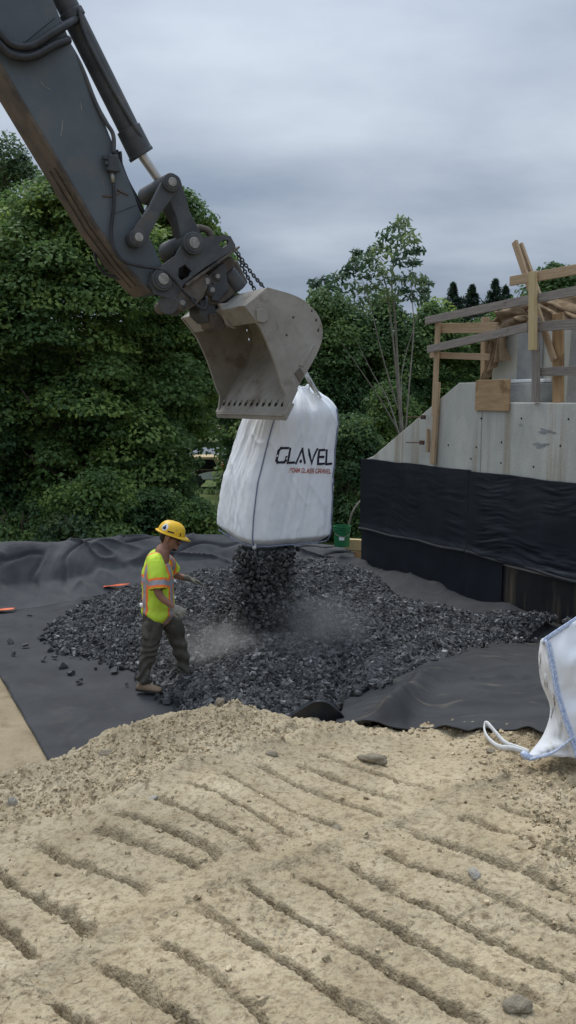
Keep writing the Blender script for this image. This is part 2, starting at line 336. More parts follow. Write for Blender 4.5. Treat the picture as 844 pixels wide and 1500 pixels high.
def mound_detail(x, y):
    z = mound_base(x, y)
    wx = x + 0.010 * fbm(x * 6, y * 6, oct=3, seed=5); wy = y + 0.010 * fbm(x * 5, y * 5, oct=3, seed=9)
    tint = np.ones_like(z)
    lx = np.array([p[0] for p in LINE]); ly = np.array([p[1] for p in LINE])
    loose = sstep(-0.12, 0.10, y - np.interp(x, lx, ly) + 0.10 * fbm(x * 3, y * 3, oct=2, seed=77))
    loose = np.maximum(loose, 0.8 * sstep(0.9, 1.3, x + 0.25 * fbm(x * 2, y * 2, oct=2, seed=31)) * sstep(2.3, 3.0, y))
    z = z + 0.014 * fbm(x * 1.4, y * 1.4, oct=2, seed=3) + 0.003 * fbm(x * 9, y * 9, oct=3, seed=21)
    zf, tf, xf, yf, wxf, wyf = z.ravel().copy(), tint.ravel().copy(), x.ravel(), y.ravel(), wx.ravel(), wy.ravel()
    for k, g in enumerate(GW):
        gx_, gy_ = [p[0] for p in g], [p[1] for p in g]
        m = np.nonzero((wxf > min(gx_) - 0.3) & (wxf < max(gx_) + 0.3) & (wyf > min(gy_) - 0.3) & (wyf < max(gy_) + 0.3))[0]
        if len(m) == 0: continue
        X_, Y_ = xf[m], yf[m]
        r, s, u = segdist(wxf[m], wyf[m], g); sd = r * s           # + side = farther
        fade = sstep(0.0, 0.08, u) * sstep(1.0, 0.92, u)
        w = 0.0225 + 0.008 * noise(X_ * 3.1, Y_ * 3.1, seed=50 + k)
        dep = (0.056 + 0.020 * noise(X_ * 4, Y_ * 4, seed=80 + k)) * (0.30 + 0.70 * fade)
        rag = 1 + 0.30 * noise(X_ * 22, Y_ * 22, seed=17) + 0.25 * noise(X_ * 8, Y_ * 8, seed=18)
        prof = np.where(sd > 0, np.clip(1 - (sd / (w * 1.55 * rag)) ** 2.2, 0, 1), np.exp(-(sd / (w * 0.40)) ** 6)) * (r < 0.3)
        zf[m] += -dep * 0.95 * prof + (0.014 * np.exp(-((sd - 0.10) / 0.05) ** 2) + 0.004 * np.exp(-((sd + 0.06) / 0.04) ** 2)) * fade
        zf[m] += np.exp(-(sd / 0.05) ** 2) * fade * 0.006 * fbm(X_ * 38, Y_ * 38, oct=3, seed=13)
        tf[m] -= 0.44 * prof * fade * (0.85 + 0.4 * noise(X_ * 20, Y_ * 20, seed=6))  # darker moist soil, deepened to stand in for shade in the grooves
    z, tint = zf.reshape(x.shape), tf.reshape(x.shape)
    al = x * TD[0] + y * TD[1] + 0.03 * fbm(x * 4, y * 4, oct=3, seed=55)
    for c_, hgt_ in ((-2.24, 0.030), (-1.04, 0.025)):
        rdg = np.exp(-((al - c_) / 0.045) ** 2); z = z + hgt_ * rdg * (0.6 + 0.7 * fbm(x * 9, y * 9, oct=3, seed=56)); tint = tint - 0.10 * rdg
    # loose spoil along the crest and to the right
    z = z + loose * (0.030 * fbm(x * 6.5, y * 6.5, oct=4, seed=40, gain=0.62) + 0.012 * np.abs(fbm(x * 22, y * 22, oct=3, seed=44)))
    lump = np.maximum(noise(x * 17 + 3 * noise(x * 5, y * 5, seed=62), y * 17, seed=61) - 0.45, 0) * loose * sstep(-0.2, 0.5, noise(x * 2.6, y * 2.6, seed=63)); z = z + 0.035 * lump
    # rim pushed up along the crest of the track zone
    rl = np.abs(y - np.interp(x, lx, ly)); z = z + 0.035 * np.exp(-(rl / 0.07) ** 2) * sstep(-1.3, -0.6, x) * sstep(0.5, 0.1, x)
    z = z + 0.0032 * fbm(x * 48, y * 48, oct=3, seed=71, gain=0.7) + 0.004 * np.maximum(noise(x * 75, y * 75, seed=72) - 0.45, 0)
    # cracks
    e1 = x * E1[0] + y * E1[1]; e2 = x * E2[0] + y * E2[1]
    z = z + 0.0035 * fbm(e1 * 5, e2 * 26, oct=3, seed=93) * (1 - loose)          # drag striations along the pads
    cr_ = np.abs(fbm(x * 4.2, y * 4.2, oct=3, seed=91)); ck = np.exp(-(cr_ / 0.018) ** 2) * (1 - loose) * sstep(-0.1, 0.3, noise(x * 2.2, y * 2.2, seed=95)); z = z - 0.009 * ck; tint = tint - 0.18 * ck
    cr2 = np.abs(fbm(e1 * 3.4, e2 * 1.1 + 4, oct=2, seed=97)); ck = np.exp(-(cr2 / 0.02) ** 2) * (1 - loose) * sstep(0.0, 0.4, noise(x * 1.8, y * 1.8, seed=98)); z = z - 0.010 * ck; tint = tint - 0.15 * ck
    damp = sstep(0.25, 0.75, fbm(x * 1.3 + 4, y * 1.3, oct=3, seed=99)); tint = tint - 0.13 * damp
    tint = tint * (1 + 0.10 * fbm(x * 3, y * 3, oct=3, seed=15)) + 0.05 * loose - 0.16 * sstep(1.0, 1.6, x) * loose
    tint = tint + 0.30 * np.maximum(noise(x * 60, y * 60, seed=73) - 0.62, 0)
    # boot tread prints
    for (px, py, ang) in ((335, 1308, 0.15), (402, 1362, 0.45)):
        c = hit(px, py); ca, sa = math.cos(ang), math.sin(ang)
        a = (x - c[0]) * ca + (y - c[1]) * sa; b = -(x - c[0]) * sa + (y - c[1]) * ca
        inside = sstep(1.15, 0.8, np.hypot(a / 0.062, b / 0.14))
        z = z - inside * 0.012 + inside * 0.010 * np.maximum(np.sin(a * 170) * np.sin(b * 140 + 1), -0.1)
    return z, np.clip(tint, 0.55, 1.25)
nt_ = 560
tt = np.concatenate([np.linspace(-0.62, -0.42, 30, endpoint=False), np.linspace(-0.42, 0.42, nt_ - 60), np.linspace(0.42, 0.62, 31)[1:]])
yy = np.concatenate([np.linspace(1.15, 1.7, 24, endpoint=False), 1 / np.linspace(1 / 1.7, 1 / 5.5, 600), np.linspace(5.5, 11.5, 61)[1:]]); ny_ = len(yy)
TT, YY = np.meshgrid(tt, yy, indexing='ij'); XX = TT * np.maximum(YY, 2.2)
ZZ, TN = mound_detail(XX, YY); ZZ = ZZ - 0.14 * sstep(0.12, 0.45, YY - crest(TT)[0]) * sstep(0.035, 0.06, TT); ZZ = np.maximum(ZZ, -0.25)
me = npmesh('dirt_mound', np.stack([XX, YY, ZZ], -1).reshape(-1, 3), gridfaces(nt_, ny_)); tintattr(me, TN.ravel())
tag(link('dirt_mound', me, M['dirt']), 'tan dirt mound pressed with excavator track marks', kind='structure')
def mound_z(x, y): return mound_detail(np.array([x], float), np.array([y], float))[0][0]
# the mound goes on beneath and behind the camera
gx, gy = np.meshgrid(np.linspace(-7, 7, 40), np.linspace(-6, 1.17, 24), indexing='ij')
gz = 1.40 + 0.03 * fbm(gx, gy, oct=3, seed=4) - 0.25 * sstep(2.0, 7, np.abs(gx)); gz = np.where(gy > 0.9, gz - 0.05, gz)
me = npmesh('dirt_bench', np.stack([gx, gy, gz], -1).reshape(-1, 3), gridfaces(40, 24)); tintattr(me, np.ones(960))
tag(link('dirt_bench', me, M['dirt']), kind='structure')

# ---- ground to the horizon
a = np.sinh(np.linspace(-4.2, 4.2, 90)) * 12
gx, gy = np.meshgrid(a, a + 8, indexing='ij')
gz = 0.03 * fbm(gx * 0.5, gy * 0.5, oct=3, seed=8) * sstep(0, 3, np.abs(gy - 12)) - 0.02
gz = gz + 0.0 * gx
me = npmesh('ground', np.stack([gx, gy, gz], -1).reshape(-1, 3), gridfaces(90, 90))
tag(link('ground', me, M['ground']), kind='structure')
# rough grass beyond the berm, and the road behind the trees
gx, gy = np.meshgrid(np.linspace(-60, 60, 70), np.linspace(0, 60, 50), indexing='ij')
yb = 16.6 + gx * 0.0 + gy; gz = 0.06 + 0.10 * fbm(gx * 0.6, gy * 0.6, oct=3, seed=18)
me = npmesh('verge', np.stack([gx, yb, gz], -1).reshape(-1, 3), gridfaces(70, 50))
tag(link('verge', me, M['grass']), kind='structure')
mb = MB().box((0, 40, 0.30), (60, 0, 0), (0, 3.2, 0), (0, 0, 0.06)); tag(mb.build('road', M['asphalt']), kind='structure')

# ---- pit floor fabric
A0 = atZ(532, 843, 0.0)                       # foot of the far end of the wall
def wallpt(px, py, off=0.0): return onplane(px, py, A0 + E2 * off, E2)
L0 = atZ(0, 990, 0.0); 
na, nb = 330, 240
ea0 = np.dot(L0 - A0, E2)                     # distance of the left hem from the wall (negative)
av, bv = np.meshgrid(np.linspace(-1.6, 8.4, na), np.linspace(0, 1, nb), indexing='ij')
dist = ea0 * (1 - bv) - 0.02 * bv
fx = A0[0] + E1[0] * av + E2[0] * dist; fy = A0[1] + E1[1] * av + E2[1] * dist
fz = 0.02 + 0.010 * fbm(fx * 1.6, fy * 1.6, oct=3, seed=23)
cre = np.abs(fbm(av * 0.9 + dist * 0.5, dist * 1.5 - av * 0.3, oct=2, seed=27)); fz += 0.026 * np.exp(-(cre / 0.05) ** 1.2) * sstep(-0.3, 0.3, noise(av * 0.9, dist * 0.9, seed=29))
cre = np.abs(fbm(av * 0.6 - dist * 1.3, dist * 0.6 + av * 0.9, oct=2, seed=37)); fz += 0.022 * np.exp(-(cre / 0.04) ** 1.2) * sstep(-0.2, 0.4, noise(av * 0.8 + 9, dist * 0.8, seed=39))
fz += 0.24 * sstep(-0.75, 0.0, dist) * (1 + 0.22 * fbm(av * 1.6, dist * 1.2, oct=2, seed=33))
fz += 0.03 * sstep(0.06, 0.0, bv) * (0.5 + 0.5 * noise(av * 3, av * 0, seed=2)) - 0.02 * sstep(0.012, 0.0, bv)
fz = np.maximum(fz, 0.008)
me = npmesh('floor_fabric', np.stack([fx, fy, fz], -1).reshape(-1, 3), gridfaces(na, nb))
o = link('geotextile_sheet', me, M['geo']); tag(o, 'flat black geotextile sheet on the pit floor under the worker', 'fabric sheet')
o.modifiers.new('t', 'SOLIDIFY').thickness = 0.006

# ---- fabric draped over the far berm
base_px = [(-420, 985), (-200, 930), (0, 893), (100, 877), (190, 858), (330, 838), (430, 836), (520, 838)]
top_px = [(-420, 820), (-200, 806), (0, 797), (55, 796), (130, 789), (200, 785), (320, 786), (430, 795), (514, 801)]
bs = spline([atZ(px, py, 0.0) for px, py in base_px], 260)
bx_, by_ = bs[:, 0], bs[:, 1]
tp = []
for x0, y0 in zip(bx_, by_):
    Yr = y0 + 0.95 - 0.25 * sstep(0, 1.2, x0); pxr = CW / 2 + F * x0 / (Yr * 0.985)
    pyr = np.interp(pxr, [q[0] for q in top_px], [q[1] for q in top_px]); tp.append(atY(pxr, pyr, Yr))
tp = np.array(tp)
nv = 90; V = []
for i in range(260):
    v = np.linspace(0, 1, nv)
    b3 = np.array([bx_[i], by_[i], 0.03]); t3 = tp[i]
    out = np.empty((nv, 3)); h = t3 - b3
    f = v / 0.62
    prof_y = np.where(f < 1, f * 1.0, 1 + (f - 1) * 1.6); prof_z = np.where(f < 1, np.sin(np.clip(f, 0, 1) * math.pi / 2) ** 1.1, 1 - ((f - 1) / 0.62) ** 1.5 * 0.75)
    fr = np.clip((0.16 - v) / 0.16, 0, 1)
    out[:, 0] = b3[0] + h[0] * f + 0.12 * fr; out[:, 1] = b3[1] + h[1] * prof_y - 0.30 * fr; out[:, 2] = 0.03 + (h[2] - 0.0) * prof_z
    V.append(out)
V = np.array(V)
uu = np.linspace(0, 13, 260)[:, None] + 0 * V[..., 0]; vv = np.linspace(0, 1.6, nv)[None, :] + 0 * V[..., 0]
w1 = fbm(uu * 0.6 + vv * 0.6, vv * 1.2 - uu * 0.3, oct=2, seed=101)
w2 = np.abs(fbm(uu * 0.75 - vv * 1.3, vv * 0.8 + uu * 0.25, oct=2, seed=111)); w3 = np.abs(fbm(uu * 0.55 + vv * 1.7, vv * 0.7 - uu * 0.45, oct=2, seed=121))
amp = sstep(0.02, 0.25, vv) * 1.0
disp = amp * (0.10 * w1 - 0.07 * np.exp(-(w2 / 0.09) ** 1.3) + 0.085 * np.exp(-(w3 / 0.07) ** 1.2) + 0.010 * fbm(uu * 5, vv * 5, oct=3, seed=131))
V[..., 1] -= disp * 0.8; V[..., 2] += disp * 0.55 * sstep(1.0, 0.6, vv / 1.6) + 0.0; V[..., 2] = np.maximum(V[..., 2], 0.03)
me = npmesh('berm_fabric', V.reshape(-1, 3), gridfaces(260, nv))
o = link('berm_fabric', me, M['geo_dusty']); tag(o, 'wrinkled dusty grey geotextile draped over the far berm', 'fabric sheet')

# earth berm beneath the fabric
mbv = V[::6, ::6].copy(); mbv[..., 2] -= 0.10; mbv[..., 1] += 0.03
me = npmesh('earth_berm', mbv.reshape(-1, 3), gridfaces(mbv.shape[0], mbv.shape[1])); me2 = tag(link('earth_berm', me, M['ground']), kind='structure')

# ---- fabric flap on the right bank
nt2, ny2 = 150, 170
T2, Q2 = np.meshgrid(np.linspace(0, 1, nt2), np.linspace(0, 1, ny2), indexing='ij')
tl = 0.058 + 0.02 * Q2
T = tl + (0.47 - tl) * T2
yc, zc = crest(T); 
edge = 0.10 + 0.07 * noise(T * 38, T * 0, seed=3) - 0.10 * sstep(0.17, 0.2, T) + 0.05 * noise(T * 12, T * 0, seed=5)
Y2 = yc + edge + (10.4 - yc - edge) * Q2 ** 1.5; X2 = T * Y2
Z2 = ground_h(X2, Y2) + 0.035
lf = sstep(0.16, 0.0, T2)
Z2 = Z2 + 0.17 * np.exp(-(np.abs(T2 - 0.13 - 0.22 * Q2) / 0.05) ** 1.6) * sstep(0.0, 0.12, Q2) * sstep(0.75, 0.3, Q2)
Z2 = Z2 + 0.03 * fbm(X2 * 2.2 - Y2 * 0.5, Y2 * 0.8, oct=3, seed=141) * sstep(0, 0.15, Q2) + 0.012 * fbm(X2 * 1.5, Y2 * 5, oct=3, seed=151)
Z2 = Z2 + 0.035 * np.maximum(noise(T * 30, Q2 * 0, seed=8), -0.3) * sstep(0.12, 0.0, Q2)
c2 = np.abs(fbm(X2 * 0.6 + 3, Y2 * 1.6, oct=2, seed=161)); Z2 = Z2 + 0.03 * np.exp(-(c2 / 0.05) ** 2)
me = npmesh('flap', np.stack([X2, Y2, Z2], -1).reshape(-1, 3), gridfaces(nt2, ny2))
flap = link('bank_fabric', me, M['geo_flap']); tag(flap, 'mud-smeared black fabric flap lying over the bank beside the white bag', 'fabric sheet')
flap.modifiers.new('t', 'SOLIDIFY').thickness = 0.008
# raised fold of the flap behind the mound crest
fold_top = spline([atY(px, py, Y) for px, py, Y in [(404, 1058, 5.45), (422, 1048, 5.3), (445, 1033, 5.2), (463, 1024, 5.15), (480, 1026, 5.15), (496, 1038, 5.15), (508, 1053, 5.2), (520, 1064, 5.3)]], 48)
rows = []
for v in np.linspace(0, 1, 26):
    a = v * math.pi * 1.15
    off = np.zeros((48, 3)); bell = np.sin(np.linspace(0.12, math.pi - 0.12, 48))
    off[:, 1] = (-0.05 * math.sin(a * 0.9) + 0.55 * max(v - 0.35, 0)) ; off[:, 2] = -0.30 * (1 - math.cos((v - 0.38) * 2.4)) * (0.5 + 0.9 * bell)
    rows.append(fold_top + off + 0.008 * np.stack([0 * bell, noise(fold_top[:, 0] * 20, v * 5 + 0 * bell, seed=4), 0 * bell], -1))
R_ = np.array(rows).transpose(1, 0, 2)
me = npmesh('fold', R_.reshape(-1, 3), gridfaces(48, 26)); fo = link('fold', me, M['wallfab'], flap); fo.modifiers.new('t', 'SOLIDIFY').thickness = 0.008

# ---- concrete abutment
ab = empty('concrete_abutment', A0.tolist()); ab.location = (0, 0, 0)
tag(ab, 'stained grey concrete wing wall with sloping top', 'concrete wall')
def wl(px, py): return wallpt(px, py)
wedge = [wl(532, 672), wl(547, 668), wl(672, 560), wl(703, 560)]
sR = np.dot(wl(706, 600) - A0, E1)             # joint between the two castings, measured along the wall
def wpos(s, z, off=0.0): return A0 + E1 * s + Z3 * z + E2 * off
s0 = 0.0; ztop = wl(703, 560)[2]; zmain = wl(800, 590)[2]
sA = np.dot(wl(547, 668) - A0, E1); sB = np.dot(wl(672, 560) - A0, E1)
MB().prism([wpos(s0 - 0.02, -0.3), wpos(s0 - 0.02, wl(532, 672)[2] - 0.02), wpos(sA, wl(547, 668)[2]), wpos(sB, ztop), wpos(sR - 0.006, ztop), wpos(sR - 0.006, -0.3)], E2 * 0.45).build('wing_wall', M['concrete'], ab, bevel=0.012)
MB().prism([wpos(sR + 0.006, -0.3), wpos(sR + 0.006, zmain), wpos(9.0, zmain), wpos(9.0, -0.3)], E2 * 1.6).build('main_wall', M['concrete'], ab, bevel=0.012)
MB().prism([wpos(sR - 0.03, -0.3, 0.02), wpos(sR - 0.03, zmain - 0.02, 0.02), wpos(sR + 0.03, zmain - 0.02, 0.02), wpos(sR + 0.03, -0.3, 0.02)], E2 * 0.2).build('joint_filler', M['recess_black'], ab)
# block and pedestal standing behind the wall top
sc_ = lambda px, off: np.dot(wallpt(px, 560, off) - A0, E1)
zc0 = zmain - 0.02
def blk(name, px0, px1, pyt, off, th, m, lean=0.0, pyb=None):
    s1, s2 = sc_(px0, off), sc_(px1, off); zt = wallpt((px0 + px1) / 2, pyt, off)[2]; zb = zc0 if pyb is None else wallpt((px0 + px1) / 2, pyb, off)[2]
    return MB().prism([wpos(s1, zb, off), wpos(s1 + lean, zt, off), wpos(s2, zt, off), wpos(s2, zb, off)], E2 * th).build(name, m, ab, bevel=0.01)
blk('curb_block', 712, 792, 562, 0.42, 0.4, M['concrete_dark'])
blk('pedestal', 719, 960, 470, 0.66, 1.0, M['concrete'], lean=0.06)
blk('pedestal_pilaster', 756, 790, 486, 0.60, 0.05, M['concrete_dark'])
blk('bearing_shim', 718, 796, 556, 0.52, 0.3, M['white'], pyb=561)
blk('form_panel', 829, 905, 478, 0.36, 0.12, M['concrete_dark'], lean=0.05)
for px, py in ((705, 613), (631 + 26, 652), (698, 655), (735, 648), (734, 678), (833, 614), (821, 653), (782, 684), (764, 613), (690, 672)):
    p = wallpt(px, py); MB().tube([p - E2 * 0.003, p + E2 * 0.02], 0.014, 10).build('tie_hole_shade', M['recess_black'], ab)  # dark discs standing in for the shade inside the tie holes
# patches of trowelled mortar
for px, py, w, h in ((792, 652, 0.24, 0.05), (800, 632, 0.26, 0.05), (763, 622, 0.07, 0.03)):
    c = wallpt(px, py); n = 22; pts = []
    for k in range(n):
        th = 2 * math.pi * k / n; r = 1 + 0.35 * math.sin(3 * th + px) + 0.25 * math.sin(5 * th + py)
        pts.append(c - E2 * 0.003 + E1 * w * 0.5 * r * math.cos(th) + Z3 * h * 0.6 * r * math.sin(th))
    MB().prism(pts, E2 * 0.0029).build('mortar_patch', M['concrete_dark'], ab)

# black fabric hung on the wall
def wallsheet(name, sa, sb, za, zb, label, off, m, amp, seed, curl=0.0, sag=0.0, bot=None, n=(200, 110), horiz=1.0):
    s, v = np.meshgrid(np.linspace(sa, sb, n[0]), np.linspace(0, 1, n[1]), indexing='ij')
    top = np.interp(s, *za) if isinstance(za, tuple) else za + 0 * s; bo = np.interp(s, *zb) if isinstance(zb, tuple) else zb + 0 * s
    z = bo + (top - bo) * v + 0.008 * noise(s * 3, v * 0, seed=seed + 5) * sstep(0.9, 1, v)
    u = (s - sa) / (sb - sa)
    warp = 0.10 * fbm(s * 1.3, z * 1.3, oct=2, seed=seed)
    wr = fbm(s * 2.0, (z + warp) * 15.0, oct=3, seed=seed + 1) * sstep(-0.6, 0.5, noise(s * 1.5, z * 2.2, seed=seed + 9))
    big = fbm(s * 1.2, z * 1.6, oct=2, seed=seed + 2)
    env = sstep(0, 0.06, u) * sstep(1, 0.94, u) * sstep(1.0, 0.9, v) * 0.85 + 0.15
    d = off + amp * env * (horiz * 0.55 * wr + 0.9 * big + 0.6) + curl * sstep(0.10, 0.0, v) + sag * np.sin(v * math.pi) * np.sin(u * math.pi)
    d = np.maximum(d, off * 0.6)
    P = A0[None, None] + E1 * s[..., None] + Z3 * z[..., None] - E2 * d[..., None]
    me = npmesh(name, P.reshape(-1, 3), gridfaces(*n)); o = link(name, me, m); o.modifiers.new('t', 'SOLIDIFY').thickness = 0.005
    return tag(o, label, 'wall fabric', 'black fabric strips hung on the concrete wall')
sSeam = np.dot(wallpt(692, 700) - A0, E1); sSeam2 = np.dot(wallpt(686, 830) - A0, E1)
zT = ([-0.3, 0.05, sSeam, sSeam + 0.05, 9], [wallpt(533, 672)[2], wallpt(540, 672)[2], wallpt(692, 688)[2], wallpt(697, 690)[2], wallpt(844, 707)[2]])
zS = ([-0.3, sSeam2, 9], [wallpt(532, 771)[2], wallpt(686, 804)[2], wallpt(844, 852)[2]])
wallsheet('wall_fabric', -0.06, sSeam + 0.01, zT, ([-0.3, sSeam], [zS[1][0] - 0.03, zS[1][1] - 0.03]), 'black wall fabric, upper strip beneath the sloping concrete end', 0.040, M['wallfab'], 0.008, 301, curl=0.02)
wallsheet('wall_fabric', sSeam - 0.03, 8.6, zT, ([-0.3, sSeam2, 9], [zS[1][0] - 0.03, zS[1][1] - 0.03, zS[1][2] - 0.03]), 'black wall fabric, upper rippled strip beneath the plywood patch', 0.050, M['wallfab'], 0.012, 331, curl=0.02, horiz=1.6)
wallsheet('wall_fabric', -0.05, sSeam2 + 0.01, ([-0.3, 9], [zS[1][0] + 0.05, zS[1][0] + 0.05]), 0.05, 'smooth black wall fabric, lower strip nearest the green bucket', 0.012, M['wallfab'], 0.010, 361, horiz=0.25, curl=0.02)
sMem = np.dot(wallpt(738, 840) - A0, E1)
wallsheet('wall_fabric', sSeam2 - 0.02, sMem, ([-0.3, 9], [zS[1][0] + 0.05, zS[1][0] + 0.05]), 0.08, 'short black wall fabric piece, lower strip beside the stained coating', 0.03, M['wallfab'], 0.010, 381, horiz=0.3, n=(90, 80))
mbx = MB().prism([wpos(sMem - 0.2, -0.2, -0.008), wpos(sMem - 0.2, 0.80, -0.008), wpos(8.6, 0.80, -0.008), wpos(8.6, -0.2, -0.008)], E2 * 0.0075)
mbx.build('damp_proof_coating', M['coating'], ab)

for nm, sa_, sb_ in (('wall_fabric', -0.06, sSeam2), ('wall_fabric', sSeam2 + 0.02, 8.5)):
    pp = []
    for q in np.linspace(sa_, sb_, 60):
        zq_ = float(np.interp(q, *zS)) - 0.035 + 0.01 * math.sin(q * 5); pp.append(A0 + E1 * q + Z3 * zq_ - E2 * (0.070 + 0.010 * math.sin(q * 3.1)))
    tgt_ = [o_ for o_ in bpy.data.objects if o_.name.startswith('wall_fabric')][0 if sa_ < 0 else 1]
    MB().tube(pp, 0.022, 8, squash=0.5).build('folded_hem', M['geo'], tgt_, smooth=True)
# ---- lumber
def board(A, B, w, th, m, name='board', parent=None, wdir=None, n=None, ext=0.0):
    A = np.array(A, float); B = np.array(B, float); d = B - A; L = np.linalg.norm(d); d /= L
    A = A - d * ext; L += 2 * ext
    nn = np.array(E2 if n is None else n, float); nn = nn - d * np.dot(nn, d); nn /= np.linalg.norm(nn); ww = np.cross(nn, d)
    mb = MB().box((L / 2, 0, 0), (L / 2, 0, 0), (0, w / 2, 0), (0, 0, th / 2))
    o = mb.build(name, m, parent, bevel=0.004)
    o.matrix_world = Matrix(((d[0], ww[0], nn[0], A[0]), (d[1], ww[1], nn[1], A[1]), (d[2], ww[2], nn[2], A[2]), (0, 0, 0, 1)))
    if parent is not None: o.matrix_basis = o.matrix_world.copy()
    return o
def wb(a, b, off, w, th, m, name, parent, ext=0.0): return board(wallpt(*a, off), wallpt(*b, off), w, th, m, name, parent, ext=ext)
gr = empty('timber_guardrail'); tag(gr, 'timber guardrail of posts and sloping boards above the wing wall', 'guardrail')
wb((642, 471), (636, 610), -0.05, 0.09, 0.04, M['wood'], 'post', gr)
wb((711, 465), (710, 568), 0.50, 0.09, 0.09, M['wood'], 'post', gr)
wb((640, 481), (728, 480), 0.02, 0.14, 0.04, M['wood'], 'rail', gr)
wb((631, 520), (716, 523), 0.02, 0.09, 0.04, M['wood'], 'rail', gr)
wb((624, 470), (778, 438), -0.10, 0.11, 0.04, M['wood_grey'], 'rail', gr)
wb((779, 439), (960, 403), -0.10, 0.11, 0.04, M['wood_grey'], 'rail', gr)
wb((627, 512), (774, 479), -0.10, 0.11, 0.04, M['wood_grey'], 'rail', gr)
wb((770, 480), (960, 466), -0.05, 0.12, 0.04, M['wood_grey'], 'rail', gr)
wb((748, 412), (960, 374), -0.10, 0.12, 0.04, M['wood'], 'rail', gr)
wb((789, 545), (960, 538), 0.05, 0.11, 0.04, M['wood_grey'], 'rail', gr)
wb((781, 398), (780.5, 513), -0.16, 0.10, 0.06, M['wood_pale'], 'post', gr)
wb((785, 465), (785, 589), -0.02, 0.10, 0.06, M['wood_grey'], 'post', gr)
wb((754, 354), (812, 528), 0.10, 0.085, 0.04, M['wood'], 'brace', gr)
wb((762, 358), (790, 436), 0.18, 0.085, 0.04, M['wood'], 'brace', gr)
st = empty('clamped_stud'); tag(st, 'upright stud clamped to the sloping face of the wing wall', 'timber')
wb((641.5, 560), (634, 680), -0.055, 0.095, 0.045, M['wood'], 'stud', st)
wb((627, 628), (627, 662), -0.045, 0.04, 0.04, M['wood'], 'wedge_block', st)
for (px, py) in ((628, 611), (626, 648)):
    p = wallpt(px, py); q = wallpt(px - 24, py, 0.0) - E2 * 0.03
    MB().tube([p - E2 * 0.09, q - E2 * 0.06], 0.008, 8).build('clamp_rod', M['rust'], st)
    MB().box(p - E2 * 0.10, E1 * 0.045, E2 * 0.018, Z3 * 0.032).build('clamp_plate', M['rust'], st, bevel=0.004)
pl = board(wallpt(697, 579, -0.02), wallpt(747, 579, -0.02), 0.42, 0.02, M['ply'], 'plywood_panel')
pl.data.materials.clear(); pl.data.materials.append(M['ply']); tag(pl, 'square plywood patch nailed over the wall joint', 'plywood')
pt = board(wallpt(818, 459, 0.16), wallpt(818, 590, 0.16), 0.17, 0.04, M['ply'], 'timber_form'); tag(pt, 'wide upright plywood form board standing on the wall top', 'timber')

# burlap over the pedestal
def burlap_bundle(name, pts, r0, seed, parent=None, squash=1.0, n=90, m=40):
    P = spline(pts, n); V = []
    for i in range(n):
        t = P[min(i + 1, n - 1)] - P[max(i - 1, 0)]; t /= np.linalg.norm(t)
        a = np.cross(t, Z3); a /= np.linalg.norm(a) + 1e-9; b = np.cross(a, t)
        th = np.linspace(0, 2 * math.pi, m, endpoint=False); tw = th * 1 + i * 0.035
        rr = r0 * (1 + 0.28 * np.sin(5 * tw + 1.5 * math.sin(i * 0.11)) + 0.16 * np.sin(9 * tw + i * 0.06 + 1) + 0.25 * fbm(np.cos(th) * 1.5 + i * 0.05, np.sin(th) * 1.5, oct=3, seed=seed))
        rr = rr * (0.55 + 0.45 * math.sin(math.pi * min(1, (i + 3) / 18)) if i < 18 else 1)
        V.append(P[i][None] + (np.cos(th) * rr)[:, None] * a + (np.sin(th) * rr * squash)[:, None] * b)
    me = npmesh(name, np.array(V).reshape(-1, 3), np.roll(gridfaces(m, 1), 0) if False else np.array([(i * m + k, i * m + (k + 1) % m, (i + 1) * m + (k + 1) % m, (i + 1) * m + k) for i in range(n - 1) for k in range(m)]))
    return link(name, me, M['burlap'], parent)
bl = empty('burlap_sheet'); tag(bl, 'brown burlap bunched over the concrete pedestal behind the rails', 'burlap')
burlap_bundle('bunched_cloth', [wallpt(722, 500, 0.56), wallpt(730, 478, 0.60), wallpt(748, 466, 0.70), wallpt(768, 459, 0.8), wallpt(790, 450, 0.9), wallpt(815, 449, 0.9), wallpt(850, 452, 0.9), wallpt(910, 455, 0.9)], 0.15, 5, bl)
burlap_bundle('bunched_cloth', [wallpt(760, 468, 0.72), wallpt(785, 464, 0.78), wallpt(812, 459, 0.8), wallpt(850, 466, 0.8), wallpt(900, 468, 0.8)], 0.13, 25, bl)
u, v = np.meshgrid(np.linspace(0, 1, 70), np.linspace(0, 1, 40), indexing='ij')
tops = spline([wallpt(716, 505, 0.52), wallpt(724, 488, 0.52), wallpt(733, 478, 0.52), wallpt(742, 472, 0.52)], 70); bots = spline([wallpt(711, 558, 0.5), wallpt(715, 552, 0.47), wallpt(728, 532, 0.47), wallpt(741, 528, 0.5)], 70)
P = tops[:, None, :] * (1 - v[..., None]) + bots[:, None, :] * v[..., None] - E2 * (0.05 * np.sin(u * 30 + 2 * noise(u * 3, v * 2, seed=3)) * (0.4 + v) + 0.05 * noise(u * 6, v * 2, seed=7))[..., None]
link('hanging_cloth', npmesh('hanging_cloth', P.reshape(-1, 3), gridfaces(70, 40)), M['burlap'], bl)

print('structure done')
